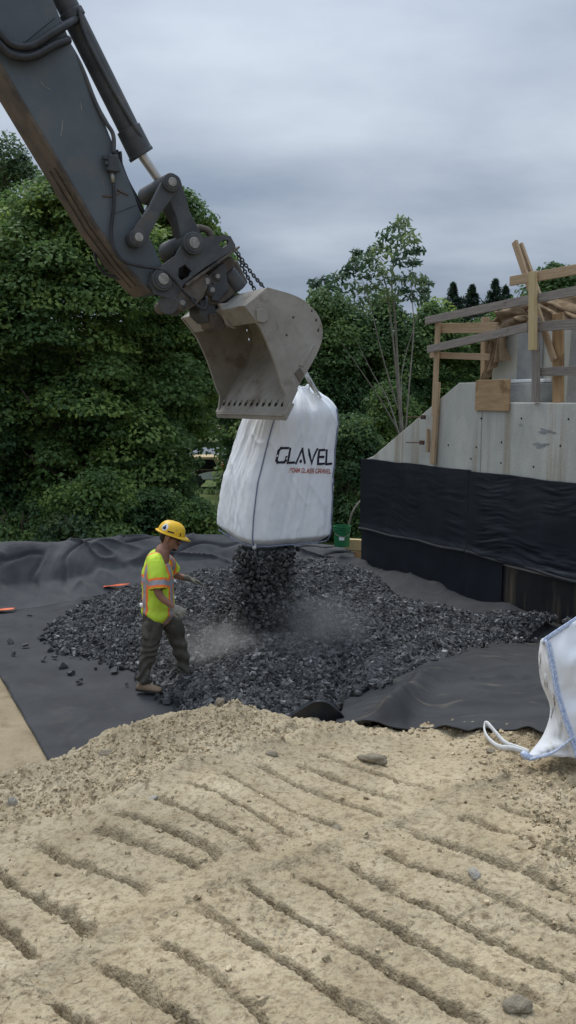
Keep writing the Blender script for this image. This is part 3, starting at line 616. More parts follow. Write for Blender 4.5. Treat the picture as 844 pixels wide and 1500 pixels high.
# ================================================================== TREES
def leaf_arrays(C, Rv, N, size, aspect=0.62, up=0.55, seed=0, shell=0.55, sizevar=0.5, droop=0.0):
    """leaves spread over the upper shell of clumps; returns vertex array (n*4,3) and tint per vertex"""
    rg = np.random.default_rng(seed); n = len(C) * N
    c = np.repeat(C, N, 0); r = np.repeat(Rv, N, 0)
    d = rg.normal(size=(n, 3)); d[:, 2] = np.where(d[:, 2] < -0.35, -d[:, 2], d[:, 2]); d /= np.linalg.norm(d, axis=1)[:, None]
    q = shell + (1 - shell) * rg.random(n) ** 0.6
    p = c + d * r * q[:, None]
    p[:, 2] -= droop * (d[:, 0] ** 2 + d[:, 1] ** 2) * r[:, 0]
    nrm = d * 0.55 + np.array([0, 0, up]) + rg.normal(size=(n, 3)) * 0.42; nrm /= np.linalg.norm(nrm, axis=1)[:, None]
    t = rg.normal(size=(n, 3)) + d * 0.8; t[:, 2] -= 0.4; t -= nrm * (t * nrm).sum(1)[:, None]; t /= np.linalg.norm(t, axis=1)[:, None]
    b = np.cross(nrm, t); s = size * (1 - sizevar / 2 + sizevar * rg.random(n))[:, None]
    fold = nrm * s * 0.10
    V = np.stack([p - t * s * 0.5, p + b * s * aspect * 0.5 - fold + t * s * 0.08, p + t * s * 0.5 - fold * 1.4, p - b * s * aspect * 0.5 - fold + t * s * 0.08], 1).reshape(-1, 3)
    ct = np.repeat((0.66 + 0.80 * rg.random(len(C)) ** 1.6) * (1 + 0.22 * noise(C[:, 0] * 0.6, C[:, 1] * 0.6, C[:, 2] * 0.8, seed=seed + 7)), N) * (0.8 + 0.4 * rg.random(n))
    tint = np.repeat(ct, 4)
    return V, tint
def crown_mesh(name, parts):
    V = np.concatenate([p[0] for p in parts]); T = np.concatenate([p[1] for p in parts])
    Fc = np.arange(len(V)).reshape(-1, 4); me = npmesh(name, V, Fc, smooth=False)
    yel = np.stack([T ** 1.35, T, T ** 0.7 * 0.9], -1); tintattr(me, yel); return me
def branch_mesh(mb, base, top, r0, n_br, spread, seed, crownz, lean=0.0, nsub=2):
    rg = random.Random(seed); base = np.array(base, float); top = np.array(top, float)
    k = 9; pts = [base + (top - base) * (i / (k - 1)) + np.array([rg.uniform(-1, 1), rg.uniform(-1, 1), 0]) * 0.12 * (i > 0) for i in range(k)]
    P = spline(pts, 20); mb.tube(P, [r0 * (1 - 0.9 * i / 19) + 0.01 for i in range(20)], 8)
    tips = []
    for j in range(n_br):
        f = crownz + (0.95 - crownz) * (j + rg.random()) / n_br; p0 = P[int(f * 19)]
        th = rg.uniform(0, 2 * math.pi); L = spread * (1.05 - 0.75 * f) * rg.uniform(0.7, 1.15)
        d = np.array([math.cos(th), math.sin(th), rg.uniform(0.25, 0.9)])
        q = [p0, p0 + d * L * 0.45 + np.array([0, 0, 0.05]), p0 + d * L * np.array([1, 1, 0.8])]
        B = spline(q, 9); rb = r0 * (1 - f) * 0.5 + 0.012
        mb.tube(B, [rb * (1 - 0.85 * i / 8) for i in range(9)], 6); tips.append(B[-1])
        for s in range(nsub):
            p1 = B[rg.randint(3, 7)]; th2 = th + rg.uniform(-1.2, 1.2); d2 = np.array([math.cos(th2), math.sin(th2), rg.uniform(0.1, 0.8)])
            mb.tube([p1, p1 + d2 * L * 0.25, p1 + d2 * L * 0.45 + np.array([0, 0, 0.08])], [rb * 0.45, rb * 0.3, 0.008], 5); tips.append(p1 + d2 * L * 0.45)
    return tips
def envelope_clumps(rg, n, cx, cy, z0, z1, rx, ry, shape, inner=0.35, lump=0.58, seed=0):
    """clump centres in a crown whose half-width at relative height f is shape(f)"""
    out = []
    while len(out) < n:
        f = rg.random(); w = shape(f)
        if rg.random() > w + 0.15: continue
        th = rg.uniform(0, 2 * math.pi)
        k = 1 - (1 - inner) * rg.random() ** 2.2
        ww = w * k * (1 + lump * float(noise(np.array([math.cos(th) * 1.6 + seed]), np.array([math.sin(th) * 1.6]), np.array([f * 4.0]), seed=seed)[0]))
        c_ = (cx + rx * ww * math.cos(th), cy + ry * ww * math.sin(th), z0 + (z1 - z0) * f)
        if float(noise(np.array([c_[0] * 0.75 + seed]), np.array([c_[1] * 0.75]), np.array([c_[2] * 1.0]), seed=seed + 3)[0]) < -0.22 and rg.random() < 0.8: continue
        out.append(c_)
    return np.array(out)
def dome(f): return max(0.0, min(1.0, 0.70 + 0.9 * f if f < 0.33 else math.sqrt(max(0, 1 - ((f - 0.33) / 0.67) ** 2.2))))
def cone_ish(f): return max(0.05, (1 - f) ** 0.75) if f > 0.12 else 0.6 + 3 * f
def make_tree(name, label, px, Y, pytop, wpx, leafm, seed, nclump=170, nleaf=240, size=0.15, cr=(0.85, 0.36), shape=dome, z0=0.2, bark='bark', aspect=0.62, group='trees growing behind the pit', up=0.55, inner=0.35, trunk_r=0.16):
    base = atY(px, 585, Y); x0 = base[0]; ztop = atY(px, pytop, Y)[2]; rx = wpx / 2 / F * Y
    root = empty(name, (x0, Y, 0)); tag(root, label, 'tree', group)
    rg = random.Random(seed); C = envelope_clumps(rg, nclump, 0, 0, z0, ztop - 0.25, rx - cr[0] * 0.6, min(rx, 2.3) - cr[0] * 0.5, shape, inner=inner, seed=seed)
    nrg = np.random.default_rng(seed); R = np.stack([cr[0] * (0.6 + 0.7 * nrg.random(nclump))] * 2 + [cr[1] * (0.7 + 0.6 * nrg.random(nclump))], -1)
    me = crown_mesh('crown', [leaf_arrays(C, R, nleaf, size, aspect, up, seed, droop=0.42)]); link('crown', me, M[leafm], root)
    mb = MB(); branch_mesh(mb, (0, 0, -0.2), (0.1, 0, ztop * 0.93), trunk_r, 14, rx * 0.72, seed, 0.18); mb.build('trunk', M[bark], root, smooth=True)
    return root
make_tree('maple_tree', 'broad dense green maple directly behind the excavator arm', 118, 19.4, 228, 350, 'leaf_maple', 3, nclump=520, nleaf=270, size=0.118, cr=(0.78, 0.19))
make_tree('maple_tree', 'dark maple behind the bucket linkage, right side of the left wood', 262, 21.2, 262, 180, 'leaf_maple', 5, nclump=400, nleaf=210, size=0.105, cr=(0.55, 0.15), z0=2.3)
make_tree('ash_tree', 'tall paler tree rising at the left edge of the photo', 22, 25.5, 196, 170, 'leaf_grey', 8, nclump=190, nleaf=280, size=0.12, cr=(0.65, 0.40))
make_tree('maple_tree', 'dark maple at the far left edge, low beside the broad maple', -62, 17.6, 330, 190, 'leaf_dark', 12, nclump=170, nleaf=280, size=0.115, cr=(0.7, 0.28))
make_tree('oak_tree', 'dark leafy tree right behind the bucket and the hanging bag', 480, 24.5, 412, 150, 'leaf_dark', 15, nclump=190, nleaf=260, size=0.12, cr=(0.65, 0.34))
make_tree('oak_tree', 'dark bushy tree behind the slender pale-stemmed tree', 560, 25.5, 428, 150, 'leaf_dark', 18, nclump=190, nleaf=260, size=0.12, cr=(0.65, 0.34))
make_tree('birch_tree', 'light green tree behind the left guardrail post', 642, 26.5, 432, 120, 'leaf_light', 21, nclump=140, nleaf=250, size=0.12, cr=(0.65, 0.32))
make_tree('birch_tree', 'mid green tree between guardrail posts above the wing wall', 718, 27.5, 446, 130, 'leaf_maple', 24, nclump=140, nleaf=250, size=0.12, cr=(0.65, 0.32))
make_tree('locust_tree', 'round light tree behind the top rail at the right edge', 802, 26, 386, 120, 'leaf_light', 27, nclump=120, nleaf=190, size=0.15, cr=(0.6, 0.34))
make_tree('oak_tree', 'dark tree glimpsed between the bucket and the left wood', 372, 27, 500, 130, 'leaf_dark', 29, nclump=120, nleaf=180, size=0.17, cr=(0.75, 0.38))
# undergrowth shrubs
def shrub(label, px, Y, pytop, wpx, leafm, seed, n=34, nleaf=150, size=0.10):
    base = atY(px, 700, Y); zt = atY(px, pytop, Y)[2]; rx = wpx / 2 / F * Y; root = empty('shrub', (base[0], Y, 0.05)); tag(root, label, 'shrub', 'shrubs along the foot of the trees')
    rg = random.Random(seed); C = envelope_clumps(rg, n, 0, 0, 0.0, zt - 0.2, rx * 0.85, rx * 0.7, dome, seed=seed)
    nr = np.random.default_rng(seed); R = np.stack([0.40 * (0.6 + 0.7 * nr.random(n))] * 2 + [0.24 * (0.7 + 0.6 * nr.random(n))], -1)
    link('foliage', crown_mesh('foliage', [leaf_arrays(C, R, nleaf, size, 0.5, 0.5, seed, droop=0.1)]), M[leafm], root)
    mb = MB()
    for k in range(5):
        th = k * 1.3 + seed; mb.tube([(0.05 * math.cos(th), 0.05 * math.sin(th), -0.1), (rx * 0.3 * math.cos(th), rx * 0.3 * math.sin(th), zt * 0.5), (rx * 0.5 * math.cos(th), rx * 0.5 * math.sin(th), zt * 0.85)], [0.025, 0.018, 0.006], 6)
    mb.build('stems', M['bark'], root, smooth=True)
shrub('pale leafy shrub at the foot of the broad maple', 132, 16.2, 680, 120, 'leaf_light', 41, n=56)
shrub('low grey-green shrub just above the berm beside the pale shrub', 112, 16.0, 742, 120, 'leaf_grey', 42)
shrub('bushy green shrub between the helmet and the hanging bag', 292, 16.8, 728, 100, 'leaf_light', 43, n=44)
shrub('dark shrub above the berm at the left edge', 25, 16.6, 738, 130, 'leaf_dark', 44, n=44)
shrub('dark shrub directly behind the yellow hard hat', 222, 17.2, 712, 110, 'leaf_dark', 45, n=44)
shrub('tall dark shrub between the pale shrub and the gap with the truck', 232, 19.0, 590, 110, 'leaf_dark', 49, n=80, nleaf=170)
shrub('tall dark shrub between hanging bag and black wall fabric', 512, 18.0, 600, 90, 'leaf_dark', 46, n=90, nleaf=170)
shrub('dark shrub hidden mostly by the hanging bag', 440, 18.2, 640, 110, 'leaf_dark', 47, n=70)
shrub('mid green shrub beyond the wing wall slope', 572, 20.5, 560, 110, 'leaf_maple', 48, n=90, nleaf=170)
# distant wood that closes the horizon
rg = np.random.default_rng(77); n = 560
C = np.stack([rg.uniform(-48, 52, n), rg.uniform(52, 62, n), np.zeros(n)], -1)
ht = 5.6 + 1.6 * noise(C[:, 0] * 0.22, C[:, 0] * 0, seed=4); C[:, 2] = 0.3 + ht * rg.random(n) ** 0.7
Rr = np.stack([1.7 * (0.7 + 0.6 * rg.random(n))] * 2 + [1.1 * (0.7 + 0.6 * rg.random(n))], -1)
me = crown_mesh('distant_woodland', [leaf_arrays(C, Rr, 110, 0.55, 0.8, 0.5, 9)])
tag(link('distant_woodland', me, M['leaf_dark']), 'distant dark woodland closing the view behind the trees', 'woodland', kind='stuff')
# conifers above the wood
def conifer(label, px, pytop, Y, wpx, seed):
    p = atY(px, pytop, Y); h = p[2]; root = empty('spruce_tree', (p[0], Y, 0)); tag(root, label, 'tree', 'dark conifers on the skyline')
    rg = random.Random(seed); C = []; R = []; rx = wpx / 2 / F * Y; tiers = 44
    for k in range(tiers):
        f = k / (tiers - 1); f = 1 - (1 - f) ** 1.5; w = (min(2.4, 0.66 * h * 0.85 * (1 - f)) + 0.03) * rg.uniform(0.7, 1.1); nb = max(3, int(5 * w + 3))
        for j in range(nb):
            th = rg.uniform(0, 2 * math.pi); L = w * rg.uniform(0.6, 1.12)
            for q in (0.45, 0.95):
                C.append((L * q * math.cos(th), L * q * math.sin(th), h * (0.15 + 0.85 * f) - 0.35 * q * L * 0.6)); R.append((0.10 + 0.22 * w, 0.10 + 0.22 * w, 0.12))
    me = crown_mesh('crown', [leaf_arrays(np.array(C), np.array(R), 12, 0.30, 0.22, 0.2, seed, droop=0.6, shell=0.1)]); link('crown', me, M['leaf_conifer'], root)
    MB().tube([(0, 0, 0), (0, 0, h * 0.5), (0, 0, h - 0.1)], [0.22, 0.14, 0.02], 7).build('trunk', M['bark'], root, smooth=True)
conifer('leftmost of the four small skyline conifers above the guardrail', 664, 416, 46, 44, 1)
conifer('second small skyline conifer from the left, above the guardrail', 692, 419, 47, 46, 2)
conifer('third and tallest of the four skyline conifers above the guardrail', 726, 411, 45, 50, 3)
conifer('rightmost of the four small skyline conifers, shortest and narrow', 741, 421, 46, 34, 4)
conifer('dark conifer at the right edge behind the top rail', 848, 392, 44, 60, 5)
# slender pale-stemmed tree
sY = 19.0
sl = empty('sapling_tree', atY(590, 585, sY).tolist()); sl.location.z = 0; o0 = np.array(sl.location)
tag(sl, 'slender sparse tree with pale bare stems between bag and wing wall', 'tree')
def sp(px, py, dy=0.0): return atY(px, py, sY + dy) - o0
mb = MB()
stems = [([(594, 720), (590, 640), (584, 560), (579, 470), (574, 410), (583, 350), (588, 325)], 0.085), ([(590, 680), (584, 590), (576, 500), (566, 420), (552, 385), (540, 365)], 0.06), ([(592, 660), (600, 560), (606, 480), (603, 420), (607, 365)], 0.045),
         ([(590, 655), (570, 590), (545, 545), (520, 495)], 0.045), ([(588, 640), (560, 590), (530, 545), (497, 497)], 0.045), ([(583, 600), (560, 520), (538, 430), (522, 390)], 0.035), ([(588, 610), (590, 540), (612, 460), (624, 415)], 0.03), ([(592, 700), (560, 680), (520, 655), (490, 640)], 0.03)]
for k, (pl_, r) in enumerate(stems):
    P = spline([sp(x, y, 0.5 * math.sin(k * 2 + i * 0.6)) for i, (x, y) in enumerate(pl_)], 24); mb.tube(P, [0.48 * r * (1 - 0.85 * i / 23) for i in range(24)], 7)
mb.build('trunk', M['palebark'], sl, smooth=True)
cl = [(588, 330, .28), (575, 342, .3), (592, 345, .32), (566, 352, .3), (603, 356, .28), (583, 362, .34), (558, 366, .26), (598, 374, .34), (612, 372, .22), (570, 378, .36), (545, 372, .22), (538, 382, .26), (524, 372, .16), (519, 384, .2), (527, 396, .3), (512, 394, .18), (548, 396, .34), (585, 390, .34), (605, 388, .2), (560, 404, .34), (536, 408, .24), (575, 416, .34), (596, 412, .3), (610, 414, .26), (624, 416, .2), (619, 428, .2), (552, 424, .26), (588, 430, .24), (508, 404, .2), (497, 412, .3), (477, 414, .22), (462, 420, .22), (487, 424, .3), (516, 425, .34), (533, 430, .3), (466, 432, .3), (600, 440, .3), (572, 440, .3), (620, 440, .2), (548, 446, .34), (520, 448, .36)]
rg = np.random.default_rng(5)
C = np.array([sp(x, y, rg.uniform(-0.7, 0.7)) for x, y, r in cl]); Rr = np.array([(r * 1.15, r * 1.15, r) for x, y, r in cl])
link('crown', crown_mesh('crown', [leaf_arrays(C, Rr * 0.85, 46, 0.165, 0.36, 0.3, 4, shell=0.1)]), M['leaf_grey'], sl)
# slack grey vine beside the bucket
vn = MB().tube(spline([atY(510, 790, 16.6), atY(512, 765, 16.5), atY(519, 745, 16.5), atY(534, 727, 16.6)], 14), 0.018, 6).build('bent_sapling', M['palebark'], smooth=True); tag(vn, 'thin bent bare sapling rising behind the green bucket', 'sapling')

# truck glimpsed on the road
tk = empty('parked_truck', atY(316, 668, 29.0).tolist()); tk.location.z = 0.10; tk.scale = (0.68, 0.68, 0.68)
tag(tk, 'white and tan-orange truck glimpsed through the trees left of the bag', 'truck')
mb = MB().box((0, 0, 0.62), (1.5, 0, 0), (0, 0.9, 0), (0, 0, 0.22)); mb.build('body', M['white'], tk, bevel=0.06)
MB().prism([(-1.5, -0.9, 0.84), (-1.3, -0.86, 1.55), (0.1, -0.86, 1.55), (0.5, -0.9, 0.84)], (0, 1.75, 0)).build('cab', M['wood_pale'], tk, bevel=0.05)
MB().prism([(-1.2, -0.93, 0.95), (-1.1, -0.90, 1.42), (-0.05, -0.90, 1.42), (0.2, -0.93, 0.95)], (0, 0.02, 0)).build('side_window', M['shade_black'], tk)
MB().box((1.05, 0, 1.0), (0.75, 0, 0), (0, 0.86, 0), (0, 0, 0.16)).build('cargo_bed', M['orange'], tk, bevel=0.03)
for sx in (-0.9, 0.95):
    for sy in (-0.85, 0.85): MB().tube([(sx, sy - 0.1, 0.33), (sx, sy + 0.1, 0.33)], 0.33, 16).build('wheel', M['rubber'], tk)
gb = MB()
gb.box((0, 43.4, 0.46), (40, 0, 0), (0, 0.04, 0), (0, 0, 0.16)); o = gb.build('barrier_rail', M['white']); tag(o, 'white road barrier rail beyond the trees', 'barrier')

# ================================================================== GRAVEL
foot_px = [(72, 942), (95, 955), (150, 968), (200, 985), (240, 1018), (285, 1046), (360, 1062), (430, 1062), (495, 1045), (545, 1012), (600, 986), (650, 966), (700, 950), (760, 944), (850, 940)]
FP = [(atZ(px, py, 0.0) if px < 500 else hit(px, py))[:2] for px, py in foot_px]
def wf(s, off): p = A0 + E1 * s + E2 * off; return p[:2]
FP += [wf(5.0, -0.10), wf(4.4, -0.14), wf(3.6, -0.42), wf(2.8, -0.75), wf(2.0, -0.55), wf(1.0, -0.72), wf(0.2, -0.85), atZ(470, 832)[:2], atZ(380, 838)[:2], atZ(300, 846)[:2], atZ(235, 858)[:2], atZ(180, 868)[:2], atZ(130, 890)[:2], atZ(88, 918)[:2]]
FP = np.array(FP)
def inpoly(x, y):
    c = np.zeros(x.shape, bool); n = len(FP)
    for i in range(n):
        a, b = FP[i], FP[(i + 1) % n]; m = ((a[1] > y) != (b[1] > y)); xi = (b[0] - a[0]) * (y - a[1]) / (b[1] - a[1] + 1e-12) + a[0]; c ^= m & (x < xi)
    return c
def pdist(x, y):
    r, s, u = segdist(x, y, [tuple(p) for p in FP] + [tuple(FP[0])]); return np.where(inpoly(x, y), r, -r)
PK = [((0.1, 12.2), 0.30, 1.3), (atZ(300, 880, 0.3)[:2], 0.10, 0.8), (atZ(640, 905, 0.3)[:2], 0.08, 0.8), ((0.9, 12.4), 0.14, 0.8), (atZ(385, 950, 0.3)[:2], 0.08, 0.5)]
def pile_h(x, y):
    d = pdist(x, y) + 0.10 * noise(x * 2.5, y * 2.5, seed=12)
    h = 0.33 * (1 - np.exp(-np.maximum(d, 0) / 0.75)) * sstep(-0.02, 0.25, d)
    for (c, a, r) in PK: h = h + a * np.exp(-((x - c[0]) ** 2 + (y - c[1]) ** 2) / (2 * (r * 0.75) ** 2)) * sstep(0, 0.5, d)
    h = h + 0.035 * fbm(x * 2.2, y * 2.2, oct=3, seed=19) * sstep(0, 0.4, d)
    # lift beside the wall where the floor fabric climbs
    dw = (x - A0[0]) * E2[0] + (y - A0[1]) * E2[1]; lift = 0.24 * sstep(-0.75, 0.0, dw) + 0.07 * sstep(0.15, 0.45, x - 1.6) * sstep(0.0, 0.12, d)
    return np.maximum(ground_h(x, y), 0.0) + 0.02 + h + lift - 0.06 * (d < 0)
xr, yr = np.meshgrid(np.linspace(FP[:, 0].min() - 0.1, FP[:, 0].max() + 0.1, 150), np.linspace(FP[:, 1].min() - 0.1, FP[:, 1].max() + 0.1, 150), indexing='ij')
pz = pile_h(xr, yr); pd = pdist(xr, yr); pz = np.where(pd < 0.06, -0.3, pz - 0.03)
me = npmesh('core', np.stack([xr, yr, pz], -1).reshape(-1, 3), gridfaces(150, 150)); tintattr(me, np.full(22500, 0.5))
pile = link('gravel_pile', me, M['gravel']); tag(pile, 'spread heap of dark foam glass gravel on the fabric', 'gravel', kind='stuff')
CUBE = np.array([(i, j, k) for i in (-1, 1) for j in (-1, 1) for k in (-1, 1)], float); CF = np.array([(0,1,3,2), (4,6,7,5), (0,4,5,1), (2,3,7,6), (0,2,6,4), (1,5,7,3)])
def stones(P, size, seed, var=0.6):
    rg = np.random.default_rng(seed); n = len(P)
    L = CUBE[None] * (np.array([0.5, 0.5, 0.5]) * (1 + 0.45 * rg.normal(size=(n, 3)).clip(-1.2, 1.6)))[:, None, :]
    L = L * (1 + 0.30 * rg.uniform(-1, 1, size=(n, 8, 3)))
    q = rg.normal(size=(n, 4)); q /= np.linalg.norm(q, axis=1)[:, None]; w, x, y, z = q.T
    R = np.stack([1-2*(y*y+z*z), 2*(x*y-z*w), 2*(x*z+y*w), 2*(x*y+z*w), 1-2*(x*x+z*z), 2*(y*z-x*w), 2*(x*z-y*w), 2*(y*z+x*w), 1-2*(x*x+y*y)], -1).reshape(n, 3, 3)
    s = size * (1 - var / 2 + var * rg.random(n) ** 1.3)
    V = np.einsum('nij,nkj->nki', R, L) * s[:, None, None] + P[:, None, :]
    t = np.clip(0.72 + 0.42 * rg.normal(size=n), 0.25, 1.8); t = np.where(rg.random(n) < 0.03, t * 2.6, t)
    Fc = (CF[None] + (np.arange(n) * 8)[:, None, None]).reshape(-1, 4)
    return V.reshape(-1, 3), Fc, np.repeat(t, 8)
rg = np.random.default_rng(3); n = 150000
px_ = rg.uniform(FP[:, 0].min() - 0.25, FP[:, 0].max() + 0.2, n); py_ = rg.uniform(FP[:, 1].min() - 0.25, FP[:, 1].max() + 0.2, n)
d = pdist(px_, py_)
keep = ((d > 0.02) & ((py_ < 12.7) | (rg.random(n) < 0.35))) | ((d > -0.16) & (rg.random(n) < 0.25 * np.exp(d / 0.10)))
px_, py_, d = px_[keep], py_[keep], d[keep]
pzz = np.where(d > 0, pile_h(px_, py_), ground_h(px_, py_) + 0.045) + rg.uniform(-0.012, 0.014, len(px_)) + 0.002
V, Fc, T = stones(np.stack([px_, py_, pzz], -1), 0.033, 5)
me = npmesh('stones', V, Fc, smooth=False); tintattr(me, T)
sto = link('stones', me, M['gravel'], pile); sto['kind'] = 'stuff'
print('stones', len(px_))
# stream pouring from the bag
sY0 = 9.75; n = 12500
ztop, zbot = atY(390, 805, sY0)[2], 0.40
f = rg.random(n) ** 0.85; z = ztop - (ztop - zbot) * f
xl = np.interp(f, [0, 0.3, 0.75, 1], [347, 350, 356, 352]); xrr = np.interp(f, [0, 0.3, 0.75, 1], [429, 424, 418, 424])
g = rg.random(n); g = 0.5 + (g - 0.5) * (1 + 0.06 * np.abs(rg.normal(size=n)) ** 2.5 * (0.2 + f))
xpx = xl + (xrr - xl) * g; X = (xpx - CW / 2) / F * sY0 * 1.0; Yp = sY0 + 0.02 + rg.uniform(-0.24, 0.34, n) * (1 + 0.25 * f)
V, Fc, T = stones(np.stack([X, Yp, z], -1), 0.0255, 9); T = T * 0.9
me = npmesh('falling_gravel', V, Fc, smooth=False); tintattr(me, T)
fg = link('falling_gravel', me, M['gravel']); tag(fg, 'column of dark gravel pouring from the bag', 'gravel', kind='stuff')
# single stones strayed on the fabric
sv_, sf_, st_ = stones(np.zeros((6, 3)), 1.0, 21, 0.1); smesh = []
for k in range(6):
    me = npmesh('loose_stone', sv_[k * 8:(k + 1) * 8], CF, smooth=False); tintattr(me, np.full(8, 0.9)); me.materials.append(M['gravel']); smesh.append(me)
for k, (px, py) in enumerate([(15, 942), (37, 947), (20, 960), (73, 953), (80, 964), (92, 977), (64, 967), (117, 1000), (140, 981), (168, 985), (44, 903), (104, 987), (62, 938), (200, 1063), (186, 1005), (245, 1030)]):
    o = link('loose_stone', smesh[k % 6]); p = atZ(px, py, 0.03); o.location = (p[0], p[1], 0.05); s_ = random.uniform(0.04, 0.06); o.scale = (s_, s_, s_); o.rotation_euler = (k, k * 2.1, k * 0.7)
    tag(o, 'loose dark stone strayed from the gravel pile onto flat fabric', 'stone', 'loose stones scattered on the flat fabric')
# stones lying on the dirt mound
def rock(px, py, size, label, m='stone', sq=(1, 0.8, 0.6), seed=0, name='rock'):
    p = hit(px, py); z = mound_z(p[0], p[1]); bm = bmesh.new(); bmesh.ops.create_icosphere(bm, subdivisions=3, radius=0.5)
    V = np.array([v.co for v in bm.verts]); dd = 1 + 0.30 * fbm(V[:, 0] * 2.2 + seed, V[:, 1] * 2.2, V[:, 2] * 2.2, oct=3, seed=seed + 1)
    for v, q in zip(bm.verts, dd): v.co *= q
    me = bpy.data.meshes.new(name); bm.to_mesh(me); bm.free()
    o = link(name, me, M[m]); o.location = (p[0], p[1], z + size * sq[2] * 0.22); o.scale = [size * q for q in sq]; o.rotation_euler = (0.2, 0.1, seed * 1.3)
    return tag(o, label, 'rock', 'rocks lying on the dirt mound')
rock(323, 1036, 0.062, 'tan rock perched on the mound crest below the gravel', sq=(0.9, 0.8, 1.0), seed=1)
rock(548, 1124, 0.15, 'long flat grey rock on the mound below the fabric fold', sq=(1, 0.5, 0.4), seed=2)
rock(490, 1211, 0.07, 'small grey rock half sunk between track grooves', seed=3)
rock(695, 1284, 0.055, 'pale egg-shaped rock on the right of the mound', 'palestone', seed=4)
rock(758, 1478, 0.07, 'brown rock at the bottom of the photo near the right', seed=5)
rock(720, 1106, 0.06, 'small tan rock beside the loop of the white bag', seed=6)
rock(155, 1097, 0.10, 'grey clod on the left shoulder of the mound', sq=(1, 0.6, 0.6), seed=7)
rock(224, 1168, 0.06, 'flat pale rock at the edge of the loose spoil', 'palestone', sq=(1, 0.7, 0.3), seed=8)
rock(18, 1178, 0.07, 'bright pale rock at the left edge of the mound', 'palestone', sq=(0.6, 0.7, 0.9), seed=9)
rock(398, 1105, 0.06, 'brown clod on the upper mound right of the crest rock', seed=10)
# crumbs of dirt and pebbles over the mound
n = 24000; T_ = rg.uniform(-0.42, 0.42, n); Yq = 1.9 + (5.0 - 1.9) * rg.random(n) ** 0.8; Xq = T_ * Yq
lx = np.array([p[0] for p in LINE]); ly = np.array([p[1] for p in LINE])
loose = np.maximum(sstep(-0.1, 0.15, Yq - np.interp(Xq, lx, ly)), 0.75 * sstep(0.8, 1.2, Xq)); k = rg.random(n) < (0.035 + 0.965 * loose) * sstep(0.2, -0.02, Yq - crest(T_)[0])
Xq, Yq = Xq[k], Yq[k]; zq = mound_detail(Xq, Yq)[0]
V, Fc, T = stones(np.stack([Xq, Yq, zq + 0.001], -1), 0.0085, 31, 1.6)
me = npmesh('dirt_crumbs', V, Fc, smooth=False); tintattr(me, np.clip(T * 0.40 + 0.78, 0.75, 1.5))
tag(link('dirt_crumbs', me, M['dirt']), 'scattered crumbs of dirt and small pebbles over the mound', 'dirt', kind='stuff')
# red-orange marking strips on the fabric
def strip(pts, w, label, seed, zs=0.075):
    P = spline([atZ(x, y, zs) for x, y in pts], 30); Q = []
    for i in range(30):
        for j in np.linspace(-1, 1, 7): Q.append(P[i] + np.array([0, j * w, 0.005 * math.sin(i * 0.25 + j * 2 + seed) + 0.004 * (1 - abs(j))]))
    o = link('marker_strip', npmesh('marker_strip', np.array(Q), gridfaces(30, 7)), M['orange']); tag(o, label, 'marker strip', 'orange strips lying at the foot of the berm'); o.modifiers.new('t', 'SOLIDIFY').thickness = 0.004
strip([(-40, 897), (0, 893), (22, 891)], 0.045, 'orange plastic strip at the left edge of the photo', 1)
strip([(152, 859), (172, 857), (190, 855)], 0.05, 'orange plastic strip left of the worker at the berm foot', 2, 0.115)
# dust raised where the gravel lands
def dust_mat():
    m = bpy.data.materials.new('dust'); m.use_nodes = True; t = m.node_tree; N = t.nodes; L = t.links; N.clear()
    o = N.new('ShaderNodeOutputMaterial'); v = N.new('ShaderNodeVolumePrincipled'); v.inputs['Color'].default_value = (0.70, 0.67, 0.63, 1)
    c = N.new('ShaderNodeTexCoord'); ln = N.new('ShaderNodeVectorMath'); ln.operation = 'LENGTH'; L.new(c.outputs['Object'], ln.inputs[0])
    mr = N.new('ShaderNodeMapRange'); mr.interpolation_type = 'SMOOTHSTEP'; mr.inputs[1].default_value = 1.0; mr.inputs[2].default_value = 0.15; L.new(ln.outputs['Value'], mr.inputs[0])
    n = N.new('ShaderNodeTexNoise'); n.inputs['Scale'].default_value = 2.1; n.inputs['Detail'].default_value = 4; L.new(c.outputs['Object'], n.inputs['Vector'])
    m2 = N.new('ShaderNodeMapRange'); m2.inputs[1].default_value = 0.33; m2.inputs[2].default_value = 0.70; L.new(n.outputs[0], m2.inputs[0])
    a = N.new('ShaderNodeMath'); a.operation = 'MULTIPLY'; L.new(mr.outputs[0], a.inputs[0]); L.new(m2.outputs[0], a.inputs[1])
    b = N.new('ShaderNodeMath'); b.operation = 'MULTIPLY'; b.inputs[1].default_value = 2.3; L.new(a.outputs[0], b.inputs[0]); L.new(b.outputs[0], v.inputs['Density'])
    L.new(v.outputs[0], o.inputs['Volume']); return m
M['dust'] = dust_mat()
def dust(px, py, Y, r, label):
    bm = bmesh.new(); bmesh.ops.create_icosphere(bm, subdivisions=3, radius=1.0); me = bpy.data.meshes.new('dust_cloud'); bm.to_mesh(me); bm.free()
    o = link('dust_cloud', me, M['dust']); o.location = atY(px, py, Y).tolist(); o.scale = r; tag(o, label, 'dust', kind='stuff')
dust(462, 922, 9.5, (0.80, 0.5, 0.72), 'pale dust drifting to the right of the falling gravel')
dust(315, 950, 9.1, (0.75, 0.4, 0.48), 'pale dust around the lower leg of the worker')
dust(400, 962, 9.2, (1.05, 0.45, 0.36), 'low dust over the heap beneath the falling gravel')
print('gravel done')
